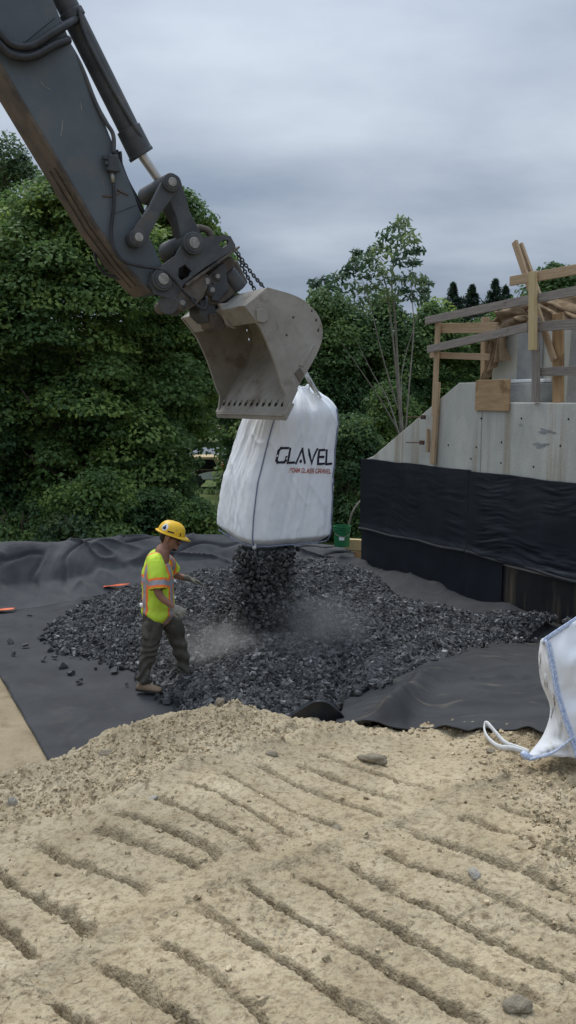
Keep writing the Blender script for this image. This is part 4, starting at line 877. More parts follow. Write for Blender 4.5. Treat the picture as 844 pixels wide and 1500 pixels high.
# ================================================================== EXCAVATOR
AA = rad(59.0)
W_ = np.array([math.cos(AA), -math.sin(AA), 0.0]); U_ = np.array([math.sin(AA), math.cos(AA), 0.0])
XO = atY(371, 610, 9.35)
def xq(px, py, q): return onplane(px, py, XO + W_ * q, W_)
def prism_holes(name, outer, holes, q0, q1, m, parent, bevel=0.006):
    """plate traced on plane q0 with holes, thickness to q1"""
    bm = bmesh.new(); loops = [outer] + holes; vec = Vector((W_ * (q1 - q0)).tolist()); rings = []
    for lp in loops:
        f = [bm.verts.new(xq(x, y, q0).tolist()) for x, y in lp]; b = [bm.verts.new((v.co + vec)) for v in f]; rings.append((f, b))
    for side in (0, 1):
        es = []
        for r in rings:
            vs = r[side]; es += [bm.edges.new((vs[i], vs[(i + 1) % len(vs)])) for i in range(len(vs))]
        bmesh.ops.triangle_fill(bm, use_beauty=True, use_dissolve=False, edges=es, normal=W_.tolist())
    for f, b in rings:
        for i in range(len(f)):
            j = (i + 1) % len(f); bm.faces.new((f[i], f[j], b[j], b[i]))
    bmesh.ops.recalc_face_normals(bm, faces=bm.faces)
    bmesh.ops.dissolve_limit(bm, angle_limit=0.01, verts=bm.verts, edges=bm.edges) if not holes else None
    me = bpy.data.meshes.new(name); bm.to_mesh(me); bm.free(); o = link(name, me, m, parent)
    if bevel and not holes:
        b = o.modifiers.new('bevel', 'BEVEL'); b.width = bevel; b.segments = 2; b.limit_method = 'ANGLE'; b.angle_limit = rad(35)
    return o
def circ(px, py, r, n=12, ry=None): return [(px + r * math.cos(2 * math.pi * k / n), py + (ry or r) * math.sin(2 * math.pi * k / n)) for k in range(n)]
def pin(px, py, q_front, q_back, rpx, m, parent, name='pin', rim=True):
    c = xq(px, py, q_front); sc = np.linalg.norm(c - CAM) / F; r = rpx * sc; b = c + W_ * (q_back - q_front)
    o = MB().tube([c, b], r, 24).build(name, m, parent, smooth=True, bevel=0.008, auto=40)
    return o, c, r
def boss(px, py, qf, qb, rpx, parent, mat_=None, pinr=0.5):
    o, c, r = pin(px, py, qf, qb, rpx, mat_ or M['darkpaint'], parent, 'pin_boss')
    pb = MB().tube([c + W_ * 0.022, c - W_ * 0.02], r * pinr, 20).build('pin_head', M['steel'], o, smooth=True, bevel=0.005, auto=40)
    MB().tube([c + W_ * 0.010, c - W_ * 0.01], r * 0.78, 24).build('washer', M['darkpaint'], o, smooth=True, bevel=0.003, auto=40)
    return o
ex = empty('excavator', (0, 0, 0)); tag(ex, 'dark slate excavator arm with dusty tan ditching bucket', 'excavator')
HW = 0.21
# stick: side plates, belly plate and top plate make one box section
side = [(-215, -150), (-130, -300), (-30, -260), (40, -90), (78, 0), (98, 48), (150, 170), (172, 225), (197, 285), (218, 345), (237, 385), (252, 402), (250, 420), (236, 430), (222, 428), (208, 415), (180, 383), (140, 328), (88, 240), (60, 193), (0, 92), (-80, -40)]
stick = prism_holes('stick', side, [], HW, -HW, M['paint'], ex, bevel=0.012)
# worn belly plate, a little wider than the box
bel = [(-80, -40), (0, 92), (60, 193), (88, 240), (140, 328), (180, 383), (208, 415), (222, 428)]
bl_ = [xq(x, y, HW + 0.012) for x, y in bel]; nrm_dir = np.array([-0.80, -0.5, -0.75])
inpl = []
for i in range(len(bl_)):
    t = bl_[min(i + 1, len(bl_) - 1)] - bl_[max(i - 1, 0)]; t /= np.linalg.norm(t); nn = np.cross(W_, t); nn = nn if nn[2] < 0 else -nn; inpl.append(nn / np.linalg.norm(nn))
V = []; Fc = []; k = len(bl_)
for i in range(k):
    a0 = bl_[i]; n0 = inpl[i]
    for off, q in ((-0.012, 0), (0.022, 0), (0.022, -2 * HW - 0.024), (-0.012, -2 * HW - 0.024)): V.append(a0 + n0 * off + W_ * q)
for i in range(k - 1):
    for j in range(4): Fc.append((i * 4 + j, i * 4 + (j + 1) % 4, i * 4 + 4 + (j + 1) % 4, i * 4 + 4 + j))
Fc += [(0, 1, 2, 3), tuple((k - 1) * 4 + j for j in (3, 2, 1, 0))]
MB().add(V, Fc).build('belly_plate', M['wornplate'], stick, bevel=0.004)
# long wear bars on the belly plate
for q in (0.10, -0.04):
    MB().tube([bl_[i] + inpl[i] * 0.03 + W_ * (q - HW) for i in range(3, k - 1)], 0.007, 6).build('wear_bar', M['wornplate'], stick)
# raised weld seams on the side plate
for a, b in (((35, 62), (80, 25)), ((168, 312), (200, 299))):
    MB().tube([xq(*a, HW + 0.002), xq(*b, HW + 0.002)], 0.008, 6).build('weld_seam', M['paint'], stick)
for pts in ([(182, 283), (172, 278), (188, 286)], [(150, 287), (163, 288), (175, 282)]):
    MB().tube([xq(x, y, HW + 0.003) for x, y in pts], 0.010, 6).build('bracket', M['wornplate'], stick)
for pts in ([(92, 176), (91, 188), (89, 200)], [(118, 150), (120, 162)], [(60, 120), (66, 128), (74, 131)], [(150, 262), (153, 276)]):
    MB().tube([xq(x, y, HW + 0.0005) for x, y in pts], 0.004, 5).build('scratch', M['steel'], stick)
# stub of the boom the stick hangs from (out of frame)
prism_holes('boom', [(-215, -150), (-130, -300), (-420, -330), (-700, -150), (-720, -20), (-430, -190)], [], 0.26, -0.26, M['paint'], ex, bevel=0.02)
# bucket cylinder
def xt(a, b, ra, rb, q, name, m, n=20, parent=ex):
    A, B = xq(*a, q), xq(*b, q); return MB().tube([A, B], [ra, rb], n).build(name, m, parent, smooth=True, bevel=0.006, auto=40)
cyl = xt((20, -150), (196, 203), 0.104, 0.104, 0.0, 'hydraulic_cylinder', M['darkpaint'])
xt((188, 188), (207, 226), 0.122, 0.125, 0.0, 'gland', M['darkpaint'], parent=cyl)
xt((205, 223), (208, 228), 0.133, 0.133, 0.0, 'gland_flange', M['darkpaint'], parent=cyl)
xt((103, 17), (109, 28), 0.118, 0.118, 0.0, 'clamp_band', M['darkpaint'], parent=cyl)
xt((206, 224), (240, 272), 0.048, 0.048, 0.0, 'cylinder_rod', M['chrome'])
# feed pipe along the barrel
MB().tube(spline([xq(116, 12, 0.13), xq(123, 45, 0.13), xq(140, 82, 0.13), xq(168, 135, 0.12), xq(200, 190, 0.12), xq(211, 205, 0.08)], 30), 0.020, 8).build('oil_pipe', M['darkpaint'], cyl, smooth=True)
# steel pipe along the top edge of the stick, with block and thin hose
MB().tube(spline([xq(95, 55, 0.16), xq(118, 95, 0.2), xq(140, 150, 0.22), xq(156, 180, 0.24), xq(166, 198, 0.25), xq(167, 225, 0.25)], 36), 0.020, 8).build('oil_pipe', M['darkpaint'], ex, smooth=True)
MB().box(xq(165, 240, 0.25), U_ * 0.05, W_ * 0.04, Z3 * 0.075).build('valve_block', M['darkpaint'], ex, bevel=0.01)
for k in range(3): MB().box(xq(160 + k * 3, 232 + k * 8, 0.26), U_ * 0.065, W_ * 0.02, Z3 * 0.018).build('pipe_fitting', M['darkpaint'], ex, bevel=0.006)
MB().tube([xq(164, 252, 0.25), xq(166, 268, 0.25)], 0.020, 10).build('hose_ferrule', M['steel'], ex, smooth=True)
def hose(pts, r, name='hose'):
    return MB().tube(spline([xq(x, y, q) for x, y, q in pts], 44), r, 8).build(name, M['rubber'], ex, smooth=True)
hose([(166, 268, .25), (167, 300, .25), (163, 335, .25), (166, 362, .27), (180, 382, .28), (205, 390, .29), (232, 394, .30), (250, 404, .32), (272, 430, .32), (286, 440, .30)], 0.016)
hose([(-30, 20, .24), (0, 48, .26), (18, 66, .28), (45, 68, .28), (75, 50, .27), (98, 36, .2), (112, 28, .1)], 0.036)
hose([(-30, 40, .24), (0, 66, .26), (20, 82, .28), (48, 83, .28), (80, 66, .26), (101, 58, .2)], 0.036)
hose([(138, 325, -.1), (138, 360, -.2), (142, 385, -.2), (156, 402, -.2), (178, 408, -.1), (195, 407, .0)], 0.016)
hose([(170, 220, .05), (185, 262, .05), (205, 300, .0), (215, 325, .0)], 0.022)
hose([(176, 222, .12), (180, 250, .12), (196, 285, .1), (208, 310, .1)], 0.016)
hose([(262, 305, -.05), (258, 335, -.05), (262, 365, -.1)], 0.018)
hose([(246, 300, .05), (256, 318, .08), (262, 345, .08), (254, 375, .05)], 0.016)
hose([(280, 438, .33), (292, 450, .33), (301, 452, .33), (303, 440, .32), (302, 434, .3)], 0.015)
# links
def bar(a, b, wa, wb, q0, q1, name, m=None):
    A, B = np.array(a, float), np.array(b, float); d = B - A; d /= np.linalg.norm(d); n = np.array([-d[1], d[0]])
    poly = []
    for k in range(9): th = math.pi / 2 + math.pi * k / 8; v = A + wa * (math.cos(th) * d + math.sin(th) * n); poly.append(tuple(v))
    mid = (A + B) / 2
    poly.append(tuple(mid - n * (wa + wb) * 0.36))
    for k in range(9): th = -math.pi / 2 + math.pi * k / 8; v = B + wb * (math.cos(th) * d + math.sin(th) * n); poly.append(tuple(v))
    poly.append(tuple(mid + n * (wa + wb) * 0.36))
    return prism_holes(name, poly, [], q0, q1, m or M['darkpaint'], ex, bevel=0.01)
bar((252, 268), (203, 348), 14, 13, 0.31, 0.245, 'rocker_link'); bar((247, 272), (199, 352), 14, 13, -0.245, -0.31, 'rocker_link')
bar((252, 268), (284, 356), 14, 16, 0.235, 0.10, 'power_link'); bar((249, 270), (281, 358), 14, 16, -0.10, -0.235, 'power_link')
bar((258, 300), (277, 345), 9, 10, 0.10, -0.10, 'power_link_web', M['worn'])
boss(252, 267, 0.345, -0.33, 12.5, ex); boss(203, 348, 0.345, -0.33, 12.5, ex); boss(284, 356, 0.32, -0.32, 15.5, ex); boss(239, 409, 0.31, -0.31, 16, ex)
# tilting quick coupler
CPo = [(272, 344), (284, 340), (296, 347), (331, 344), (338, 346), (345, 359), (345, 364), (300, 392), (270, 415), (258, 440), (244, 436), (228, 431), (219, 415), (222, 398), (240, 387), (258, 374), (266, 360)]
hexh = [(262, 393), (271, 387), (281, 397), (277, 405), (266, 411), (261, 405)]; tri = [(321, 356), (329, 351), (335, 352), (334, 358), (327, 363), (322, 361)]
cp = prism_holes('coupler_plate', CPo, [hexh, tri], 0.275, 0.235, M['darkpaint'], ex); prism_holes('coupler_plate', CPo, [hexh, tri], -0.235, -0.275, M['darkpaint'], ex)
prism_holes('coupler_core', [(276, 372), (300, 366), (330, 362), (342, 362), (300, 390), (272, 408), (266, 404)], [], 0.2, -0.2, M['recess_black'], ex)
MB().prism([xq(272, 416, 0.30), xq(351, 360, 0.30), xq(352, 363, 0.30), xq(274, 420, 0.30)], -W_ * 0.60).build('coupler_deck', M['worn'], ex, bevel=0.004)
eye = spline([xq(280, 346, 0.0), xq(283, 337, 0.0), xq(293, 334, 0.0), xq(305, 338, 0.0), xq(310, 348, 0.0)], 16); MB().tube(eye, 0.035, 10).build('lifting_eye', M['worn'], ex, smooth=True)
prism_holes('tilt_cradle', [(272, 420), (300, 402), (304, 420), (298, 436), (288, 446), (272, 456), (260, 454), (256, 443), (262, 430)], [], 0.27, 0.10, M['worn'], ex); prism_holes('tilt_cradle', [(272, 420), (300, 402), (304, 420), (298, 436), (288, 446), (272, 456), (260, 454), (256, 443), (262, 430)], [], -0.10, -0.27, M['worn'], ex)
boss(267, 444, 0.29, -0.29, 9, ex, M['worn'], 0.45)
prism_holes('tilt_body', [(300, 404), (318, 386), (340, 374), (346, 384), (344, 412), (352, 424), (338, 436), (322, 447), (308, 446), (302, 434)], [], 0.12, -0.20, M['worn'], ex, bevel=0.02)
prism_holes('tilt_body_rib', [(306, 402), (322, 388), (330, 384), (336, 424), (320, 442), (310, 440), (314, 420)], [], 0.16, 0.12, M['darkpaint'], ex, bevel=0.012)
MB().tube([xq(334, 398, 0.10), xq(352, 423, 0.10)], 0.085, 16).build('tilt_cylinder', M['darkpaint'], ex, smooth=True, bevel=0.015, auto=40)
MB().tube([xq(340, 384, -0.05), xq(356, 418, -0.05)], 0.06, 16).build('tilt_cylinder', M['worn'], ex, smooth=True, bevel=0.015, auto=40)
MB().tube([xq(247, 446, 0.26), xq(247, 446, -0.26)], 0.10, 18).build('coupler_roller', M['darkpaint'], ex, smooth=True, bevel=0.01, auto=40)
MB().tube([xq(256, 452, 0.2), xq(256, 452, -0.2)], 0.075, 18).build('coupler_roller', M['darkpaint'], ex, smooth=True, bevel=0.01, auto=40)
prism_holes('coupler_hook', [(292, 440), (312, 436), (318, 456), (314, 472), (304, 472), (292, 460)], [], 0.10, -0.16, M['darkpaint'], ex, bevel=0.015)
for (a, q, c, d) in ((302, .02, 412, 10), (310, .14, 425, 8), (318, .14, 405, 7)): boss(a, c, 0.17, 0.05, d, ex, M['worn'], 0.5)
# ---- bucket
BH = 0.74
QR = BH
back = [(358, 448), (392, 421), (424, 430), (442, 438), (459, 452), (469, 467), (473, 485), (470, 505), (459, 529), (439, 563), (426, 588), (416, 611)]
outer = spline([xq(x, y, QR) for x, y in back[1:]], 44)
outer = np.vstack([xq(358, 448, QR)[None], outer])
front = [(358, 448), (373, 467), (383, 482), (391, 500), (399, 520), (406, 542), (412, 563), (419, 580), (417, 596), (416, 611)]
bk = empty('bucket'); bk.parent = ex
# curved wrapper
cen = outer.mean(0); n_ = len(outer); inner = []
for i in range(n_):
    t = outer[min(i + 1, n_ - 1)] - outer[max(i - 1, 0)]; t /= np.linalg.norm(t); nn = np.cross(W_, t); nn /= np.linalg.norm(nn)
    if np.dot(nn, cen - outer[i]) < 0: nn = -nn
    inner.append(outer[i] + nn * 0.028)
V = list(outer) + list(inner) + [p - W_ * 2 * BH for p in outer] + [p - W_ * 2 * BH for p in inner]; Fc = []
for i in range(n_ - 1):
    Fc += [(i, i + 1, 2 * n_ + i + 1, 2 * n_ + i), (n_ + i, 3 * n_ + i, 3 * n_ + i + 1, n_ + i + 1), (i, n_ + i, n_ + i + 1, i + 1), (2 * n_ + i, 2 * n_ + i + 1, 3 * n_ + i + 1, 3 * n_ + i)]
Fc += [(0, 2 * n_, 3 * n_, n_), (n_ - 1, 2 * n_ - 1, 4 * n_ - 1, 3 * n_ - 1)]
shell = MB().add(V, Fc).build('shell', M['bucket'], bk, smooth=True, auto=35)
plate_px = front + [tuple(p) for p in []]
def px_of(P):
    d = np.array(P) - CAM; xc = d[0]; f = d[1] * CP - d[2] * SP; u = d[1] * SP + d[2] * CP; return (CW / 2 + F * xc / f, CH / 2 - F * u / f)
rim = [px_of(p) for p in outer[1:][::-1]]
plate = front[:-1] + rim
holes = [circ(430, 465, 1.9, 8), circ(420, 491, 1.9, 8), circ(457, 455, 1.7, 8, 2.6), circ(463.5, 469, 1.7, 8, 2.8), circ(466.5, 484, 1.7, 8, 3.0)]
prism_holes('side_plate', plate, holes, QR + 0.004, QR - 0.028, M['bucket'], bk)
def left_copy(poly, hls, name, q0, q1):
    # same outline on the far side: shift the right-hand points across the bucket
    dv = W_ * (-2 * BH); P3 = [xq(x, y, QR) + dv for x, y in poly]; pp = [px_of(p) for p in P3]
    H3 = [[px_of(xq(x, y, QR) + dv) for x, y in h] for h in hls]
    return prism_holes(name, pp, H3, q0, q1, M['bucket'], bk)
left_copy(plate, holes[2:], 'side_plate', -BH + 0.028, -BH - 0.004)
# side cutters: thick band along the mouth edge
cut = front[:-1] + [(416, 608), (421, 606), (437, 571), (428, 545), (414, 505), (404, 470), (396, 445), (392, 424)]
prism_holes('side_cutter', cut, [], QR + 0.020, QR + 0.004, M['bucket'], bk, bevel=0.004)
left_copy(cut, [], 'side_cutter', -BH - 0.004, -BH - 0.020)
prism_holes('lug_boss', [(376, 454), (384, 451), (394, 456), (393, 468), (387, 473), (378, 471)], [], QR + 0.045, QR + 0.02, M['bucket'], bk, bevel=0.006)
prism_holes('wear_strip', [(438, 535), (458, 503), (462, 505), (444, 537)], [], QR + 0.016, QR + 0.004, M['bucket'], bk)
prism_holes('heel_patch', [(432, 546), (440, 538), (446, 548), (440, 560)], [], QR + 0.018, QR + 0.004, M['worn'], bk)
# cutting edge with bolts
lipA = xq(416, 611, QR); lipB = xq(430, 583, QR); dl = lipB - lipA; dl /= np.linalg.norm(dl); nl = np.cross(W_, dl); nl = nl / np.linalg.norm(nl); nl = nl if nl[2] > 0 else -nl
ce = MB().prism([lipA - dl * 0.03 - nl * 0.02 + W_ * 0.05, lipA + dl * 0.16 - nl * 0.02 + W_ * 0.05, lipA + dl * 0.16 + nl * 0.034 + W_ * 0.05, lipA + nl * 0.034 + dl * 0.02 + W_ * 0.05], -W_ * (2 * BH + 0.10)).build('cutting_edge', M['bucket'], bk, bevel=0.006)
for k in range(11):
    c = lipA + dl * 0.125 + nl * 0.034 - W_ * (0.08 + (2 * BH - 0.16) * k / 10); d2 = MB().tube([c - nl * 0.01, c + nl * 0.006], 0.026, 10).build('bolt_hole_shade', M['recess_black'], ce)  # dark disc painted in for the shade of an open bolt hole
    MB().box(c + nl * 0.010 + dl * 0.030, W_ * 0.020, dl * 0.014, nl * 0.014).build('bolt_head', M['bucket'], ce, bevel=0.004)
# top box beam across the mouth
tb = [(358, 447), (390, 423), (394, 434), (375, 471), (372, 468)]
P3 = [xq(358, 447, QR), xq(391, 422, QR), xq(396, 440, QR), xq(376, 473, QR)]
MB().prism([p - W_ * 0.03 for p in P3], -W_ * (2 * BH - 0.06)).build('top_beam', M['bucket'], bk, bevel=0.006)
# ears that carry the coupler pin
for q in (0.19, -0.19):
    e = [xq(x, y, 0.0) + W_ * q for x, y in ((306, 448), (318, 447), (345, 440), (352, 452), (346, 474), (330, 484), (318, 478), (312, 462))]
    MB().prism(e, W_ * 0.05).build('ear', M['bucket'], bk, bevel=0.008)
    MB().tube([xq(322, 466, 0.0) + W_ * (q + 0.055), xq(322, 466, 0.0) + W_ * (q - 0.01)], 0.042, 16).build('ear_pin', M['worn'], bk, smooth=True, bevel=0.005, auto=40)
MB().prism([xq(298, 462, 0.0) + W_ * 0.14, xq(314, 458, 0.0) + W_ * 0.14, xq(326, 476, 0.0) + W_ * 0.14, xq(318, 486, 0.0) + W_ * 0.14, xq(304, 482, 0.0) + W_ * 0.14], -W_ * 0.28).build('hook_block', M['worn'], bk, bevel=0.012)
# gusset in the floor of the bucket
g0 = xq(438, 563, QR) - W_ * 0.46; g1 = xq(462, 522, QR) - W_ * 0.46
# wire handle on top
MB().tube(spline([xq(372, 446, .1), xq(364, 434, .1), xq(373, 426, .1), xq(377, 430, .1)], 16), 0.010, 6).build('wire_handle', M['rust'], bk, smooth=True)
# chains from the coupler to the bucket
def chain(a, qa, b, qb, n, sag=0.02):
    A, B = xq(*a, qa), xq(*b, qb); d = B - A; L = np.linalg.norm(d); d /= L; s1 = np.cross(d, Z3); s1 /= np.linalg.norm(s1); s2 = np.cross(d, s1); mb = MB()
    hl = L / n * 0.68; hw = 0.018
    for k in range(n):
        c = A + (B - A) * ((k + 0.5) / n) - Z3 * sag * math.sin(math.pi * (k + 0.5) / n); s = s1 if k % 2 else s2; s = s * 0.92 + (s2 if k % 2 else s1) * 0.38
        ring = []
        for j in range(11):
            th = 2 * math.pi * j / 10; ring.append(c + d * math.cos(th) * hl + s * math.sin(th) * hw)
        mb.tube(ring, 0.0075, 6, caps=False)
    return mb.build('lifting_chain', M['rubber'], ex, smooth=True)
chain((345, 366), -0.05, (373, 424), 0.02, 13); chain((348, 370), 0.12, (387, 421), 0.20, 14)

# ================================================================== HANGING BAG
BY = 9.62
fc = atY(375, 803, BY)                              # nearest bottom corner
TH = rad(27); DR = np.array([math.cos(TH), math.sin(TH), 0]); DL = np.array([-math.sin(TH), math.cos(TH), 0]); SD = 1.04
zb0 = fc[2]; cB = fc + (DR + DL) * SD / 2
# sections: height above bottom, half size, centre shift, roundness
tgt = atY(452, 575, BY + 0.70)
secs = [(-0.02, 0.52, -0.04, 3.0), (0.01, 0.575, -0.04, 3.8), (0.08, 0.60, -0.04, 4.4), (0.35, 0.592, -0.03, 4.6), (0.75, 0.565, 0.01, 4.8), (1.10, 0.520, 0.085, 4.6), (1.35, 0.500, 0.145, 4.2), (1.48, 0.485, 0.18, 3.8), (1.58, 0.455, 0.205, 3.3), (1.67, 0.37, 0.22, 2.7), (1.76, 0.25, 0.23, 2.3), (1.83, 0.15, 0.23, 2.0)]
secs = np.array(secs); _z = np.linspace(secs[0, 0], secs[-1, 0], 400); SZ = _z
def _sm(col):
    v = np.interp(_z, secs[:, 0], secs[:, col]); k = np.exp(-np.linspace(-2, 2, 49) ** 2); k /= k.sum()
    w = np.convolve(np.pad(v, 24, mode='edge'), k, mode='valid'); b = sstep(0.0, 0.15, _z); return v * (1 - b) + w * b
SH, SS, SN = _sm(1), _sm(2), _sm(3)
shift_dir = (tgt - cB); shift_dir[2] = 0
shift_dir = np.array([0.30, 0.0, 0]) / 0.32 if True else shift_dir
def bag_pt(th, h, off=0.0):
    """point on the bag: angle th (0 = DR direction, corners at odd multiples of 45 deg), height h"""
    th = np.asarray(th, float); h = np.asarray(h, float)
    a = np.interp(h, SZ, SH); sh = np.interp(h, SZ, SS); e = np.interp(h, SZ, SN)
    c, s = np.cos(th), np.sin(th); r = (np.abs(c) ** e + np.abs(s) ** e) ** (-1 / e)
    # creases and folds
    g = sstep(1.25, 1.75, h)
    w = 0.007 * fbm(np.cos(th) * 2.2 + h * 0.6, np.sin(th) * 2.2, h * 1.2, oct=2, seed=201)
    dq = np.abs(((th / (math.pi / 2)) - 0.5 + 0.5) % 1.0 - 0.5)                       # 0 on a corner .. 0.5 mid face
    w = w + 0.011 * sstep(0.75, 0.05, h) * fbm(th * 4.2 + (0.5 - dq) * h * 3.0, h * 1.1, oct=3, seed=205)
    w = w + 0.011 * fbm(th * 6.5 - h * 0.9, h * 1.1 + th * 0.5, oct=4, seed=207) + 0.0045 * fbm(th * 13 + h * 4, h * 6 - th * 3, oct=3, seed=214)
    w = w + 0.012 * (1 - np.minimum(1, np.abs(fbm(th * 2.2 + h * 1.9, h * 0.7 - th * 0.4, oct=2, seed=209)) / 0.22)) ** 2
    w = w + 0.6 * sstep(0.9, 1.6, h) * 0.016 * fbm(th * 7.5 + 1.2 * h, h * 1.3, oct=3, seed=217)
    w = w + g * (0.030 * fbm(th * 3.2, h * 1.5, oct=3, seed=221) + 0.026 * np.sin(th * 13 + 2.5 * h + 2 * noise(th * 2, h * 2, seed=222)) * sstep(1.45, 1.75, h))
    R = a * r + w + off
    P = cB + DR * (R * c)[..., None] + DL * (R * s)[..., None] + Z3 * h[..., None]
    P = P + shift_dir * sh[..., None]
    P[..., 2] += 0.05 * g * fbm(th * 1.7, h * 2, oct=2, seed=231) + 0.09 * sstep(0.5, 0.0, h) * sstep(0.0, 0.9, -((P - cB) @ DR) * 0.8 + ((P - cB) @ DL) * 0.6)
    return P
fb = empty('bulk_bag', (0, 0, 0)); tag(fb, 'big white bulk bag hanging from the excavator bucket, pouring gravel', 'bulk bag')
nT, nH = 260, 190
th_, h_ = np.meshgrid(np.linspace(0, 2 * math.pi, nT, endpoint=False), np.linspace(-0.02, 1.83, nH), indexing='ij')
V = bag_pt(th_, h_)
# bottom: lip curls under, open in the middle where the gravel pours
low = sstep(0.10, -0.02, h_); cc = (V - cB) * np.array([1, 1, 0]); V = V - cc * (low * 0.16)[..., None]
V[..., 2] -= 0.03 * low * (1 + np.sin(th_ * 2 + 1))
sack = link('sack', npmesh('sack', V.reshape(-1, 3), gridfaces(nT, nH, True)), M['bag'], fb); sack.modifiers.new('t', 'SOLIDIFY').thickness = 0.004
# sagging bottom cloth with the cut opening
rr, aa = np.meshgrid(np.linspace(0.40, 1.0, 14), np.linspace(0, 2 * math.pi, 80, endpoint=False), indexing='ij')
e = 3.0; r0 = (np.abs(np.cos(aa)) ** e + np.abs(np.sin(aa)) ** e) ** (-1 / e) * 0.43
P = cB + DR * (rr * r0 * np.cos(aa))[..., None] + DL * (rr * r0 * np.sin(aa))[..., None] + Z3 * (0.01 - 0.09 * (1 - rr) / 0.6 * (1 + 0.4 * np.sin(aa * 2 + 0.6)))[..., None]
P = P.transpose(1, 0, 2); link('bottom_cloth', npmesh('bottom_cloth', P.reshape(-1, 3), gridfaces(80, 14, True)), M['bag_dirty'], fb)
# corner seams: nearest edge and the far right edge, plus the bottom hem
for th in (math.pi * 1.25, math.pi * 1.75, math.pi * 0.75):
    hh = np.linspace(0.0, 1.56, 60); P = bag_pt(np.full(60, th), hh, 0.008); MB().tube(P, 0.008, 6).build('corner_seam', M['seam'], fb, smooth=True)
tt_ = np.linspace(math.pi * 0.7, math.pi * 1.8, 110); P = bag_pt(tt_, np.full(110, 0.012), 0.004); MB().tube(P, 0.009, 6).build('bottom_seam', M['seam'], fb, smooth=True)
kn = bag_pt(np.array([math.pi * 1.25]), np.array([0.0]), 0.02)[0]; MB().tube([kn + Z3 * 0.03, kn, kn - Z3 * 0.03], [0.02, 0.03, 0.018], 10).build('corner_knot', M['strap'], fb, smooth=True)
# lifting loops up to the bucket heel
heel = xq(446, 548, 0.35)
topc = bag_pt(np.array([0.6, 2.2, 3.8, 5.2]), np.array([1.72] * 4))
for k, (p0, hp) in enumerate(((atY(474, 590, BY + 0.62), xq(449, 545, 0.28)), (atY(463, 578, BY + 0.60), xq(446, 549, 0.40)))):
    mid = (p0 + hp) / 2; MB().tube(spline([p0 - Z3 * 0.10, p0, mid, hp, hp + Z3 * 0.10 - W_ * 0.1], 14), 0.020, 8, squash=0.35).build('lifting_loop', M['strap'], fb, smooth=True)
MB().tube(spline([topc[0], (topc[0] + heel) / 2 + np.array([.05, 0, 0]), heel, heel - W_ * 0.3], 14), 0.020, 8, squash=0.4).build('lifting_loop', M['strap'], fb, smooth=True)
MB().tube(spline([topc[3], (topc[3] + heel) / 2, heel, heel - W_ * 0.3], 14), 0.020, 8, squash=0.4).build('lifting_loop', M['strap'], fb, smooth=True)
# printed lettering, pressed onto the right-hand face
FONT = {'G': [[(1, 1), (.18, 1), (0, .82), (0, .15), (.15, 0), (.85, 0), (1, .12), (1, .36)]], 'L': [[(0, 1), (0, 0), (1, 0)]], 'A': [[(0, 0), (.5, 1), (1, 0)]], 'V': [[(0, 1), (.5, 0), (1, 1)]],
        'E': [[(1, 1), (0, 1), (0, 0), (1, 0)], [(0, .5), (.9, .5)]], 'F': [[(1, 1), (0, 1), (0, 0)], [(0, .5), (.9, .5)]], 'O': [[(.15, 1), (.85, 1), (1, .85), (1, .15), (.85, 0), (.15, 0), (0, .15), (0, .85), (.15, 1)]],
        'M': [[(0, 0), (0, 1), (.5, .35), (1, 1), (1, 0)]], 'S': [[(1, 1), (.12, 1), (0, .88), (0, .62), (.12, .5), (.88, .5), (1, .38), (1, .12), (.88, 0), (0, 0)]], 'R': [[(0, 0), (0, 1), (.85, 1), (1, .85), (1, .6), (.85, .48), (0, .48)], [(.5, .48), (1, 0)]], 'a': [[(0, 0), (.5, 1), (1, 0)], [(.2, .36), (.8, .36)]]}
def face_uv(u, v):
    """u 0..1 from the nearest corner along the right-hand face, v = height"""
    return bag_pt(np.interp(np.asarray(u), [0, 1], [math.pi * 1.25, math.pi * 1.75]), np.asarray(v), 0.0045)
def lettering(text, u0, u1, vb, hgt, sw, name, m, slope=0.0, gap=0.22, aw=None, big=False):
    widths = [(.35 if ch == ' ' else (aw or {}).get(ch, 1.0)) for ch in text]; tot = sum(widths) + gap * (len(text) - 1); k = (u1 - u0) / tot; V = []; Fc = []; x = u0
    span = SD * 1.0
    for ch, wd in zip(text, widths):
        if ch != ' ':
            for st_ in FONT['A' if (ch == 'A' and big) else ('a' if ch == 'A' else ch)]:
                pts = np.array([(x + q[0] * wd * k, vb + slope * (x - u0) + q[1] * hgt) for q in st_])
                for a, b in zip(pts[:-1], pts[1:]):
                    d = (b - a) * np.array([span, 1]); L = np.linalg.norm(d); d = d / L; n = np.array([-d[1] / span, d[0]]) * sw / 2; ee = d * sw / 2 * np.array([1 / span, 1]); nn_ = max(2, int(L / 0.03) + 1); o = len(V)
                    for q in np.linspace(0, 1, nn_):
                        c = (a - ee) + ((b + ee) - (a - ee)) * q; V += [c + n, c - n]
                    Fc += [(o + 2 * i, o + 2 * i + 1, o + 2 * i + 3, o + 2 * i + 2) for i in range(nn_ - 1)]
            if ch == 'A' and big:
                o = len(V); c = np.array([x + .5 * wd * k, vb + slope * (x - u0) + hgt * 0.12])
                V += [c + np.array([math.cos(t) / span, math.sin(t)]) * sw * 0.75 for t in np.linspace(0, 2 * math.pi, 12, endpoint=False)]
                for i in range(1, 11, 2): Fc.append((o, o + i, o + i + 1, o + min(i + 2, 11)))
        x += (wd + gap) * k
    V = np.array(V); P = face_uv(V[:, 0], V[:, 1])
    return link(name, npmesh(name, P, np.array(Fc), smooth=False), m, fb)
def vof(py): return (803 - py) / F * BY * 1.02
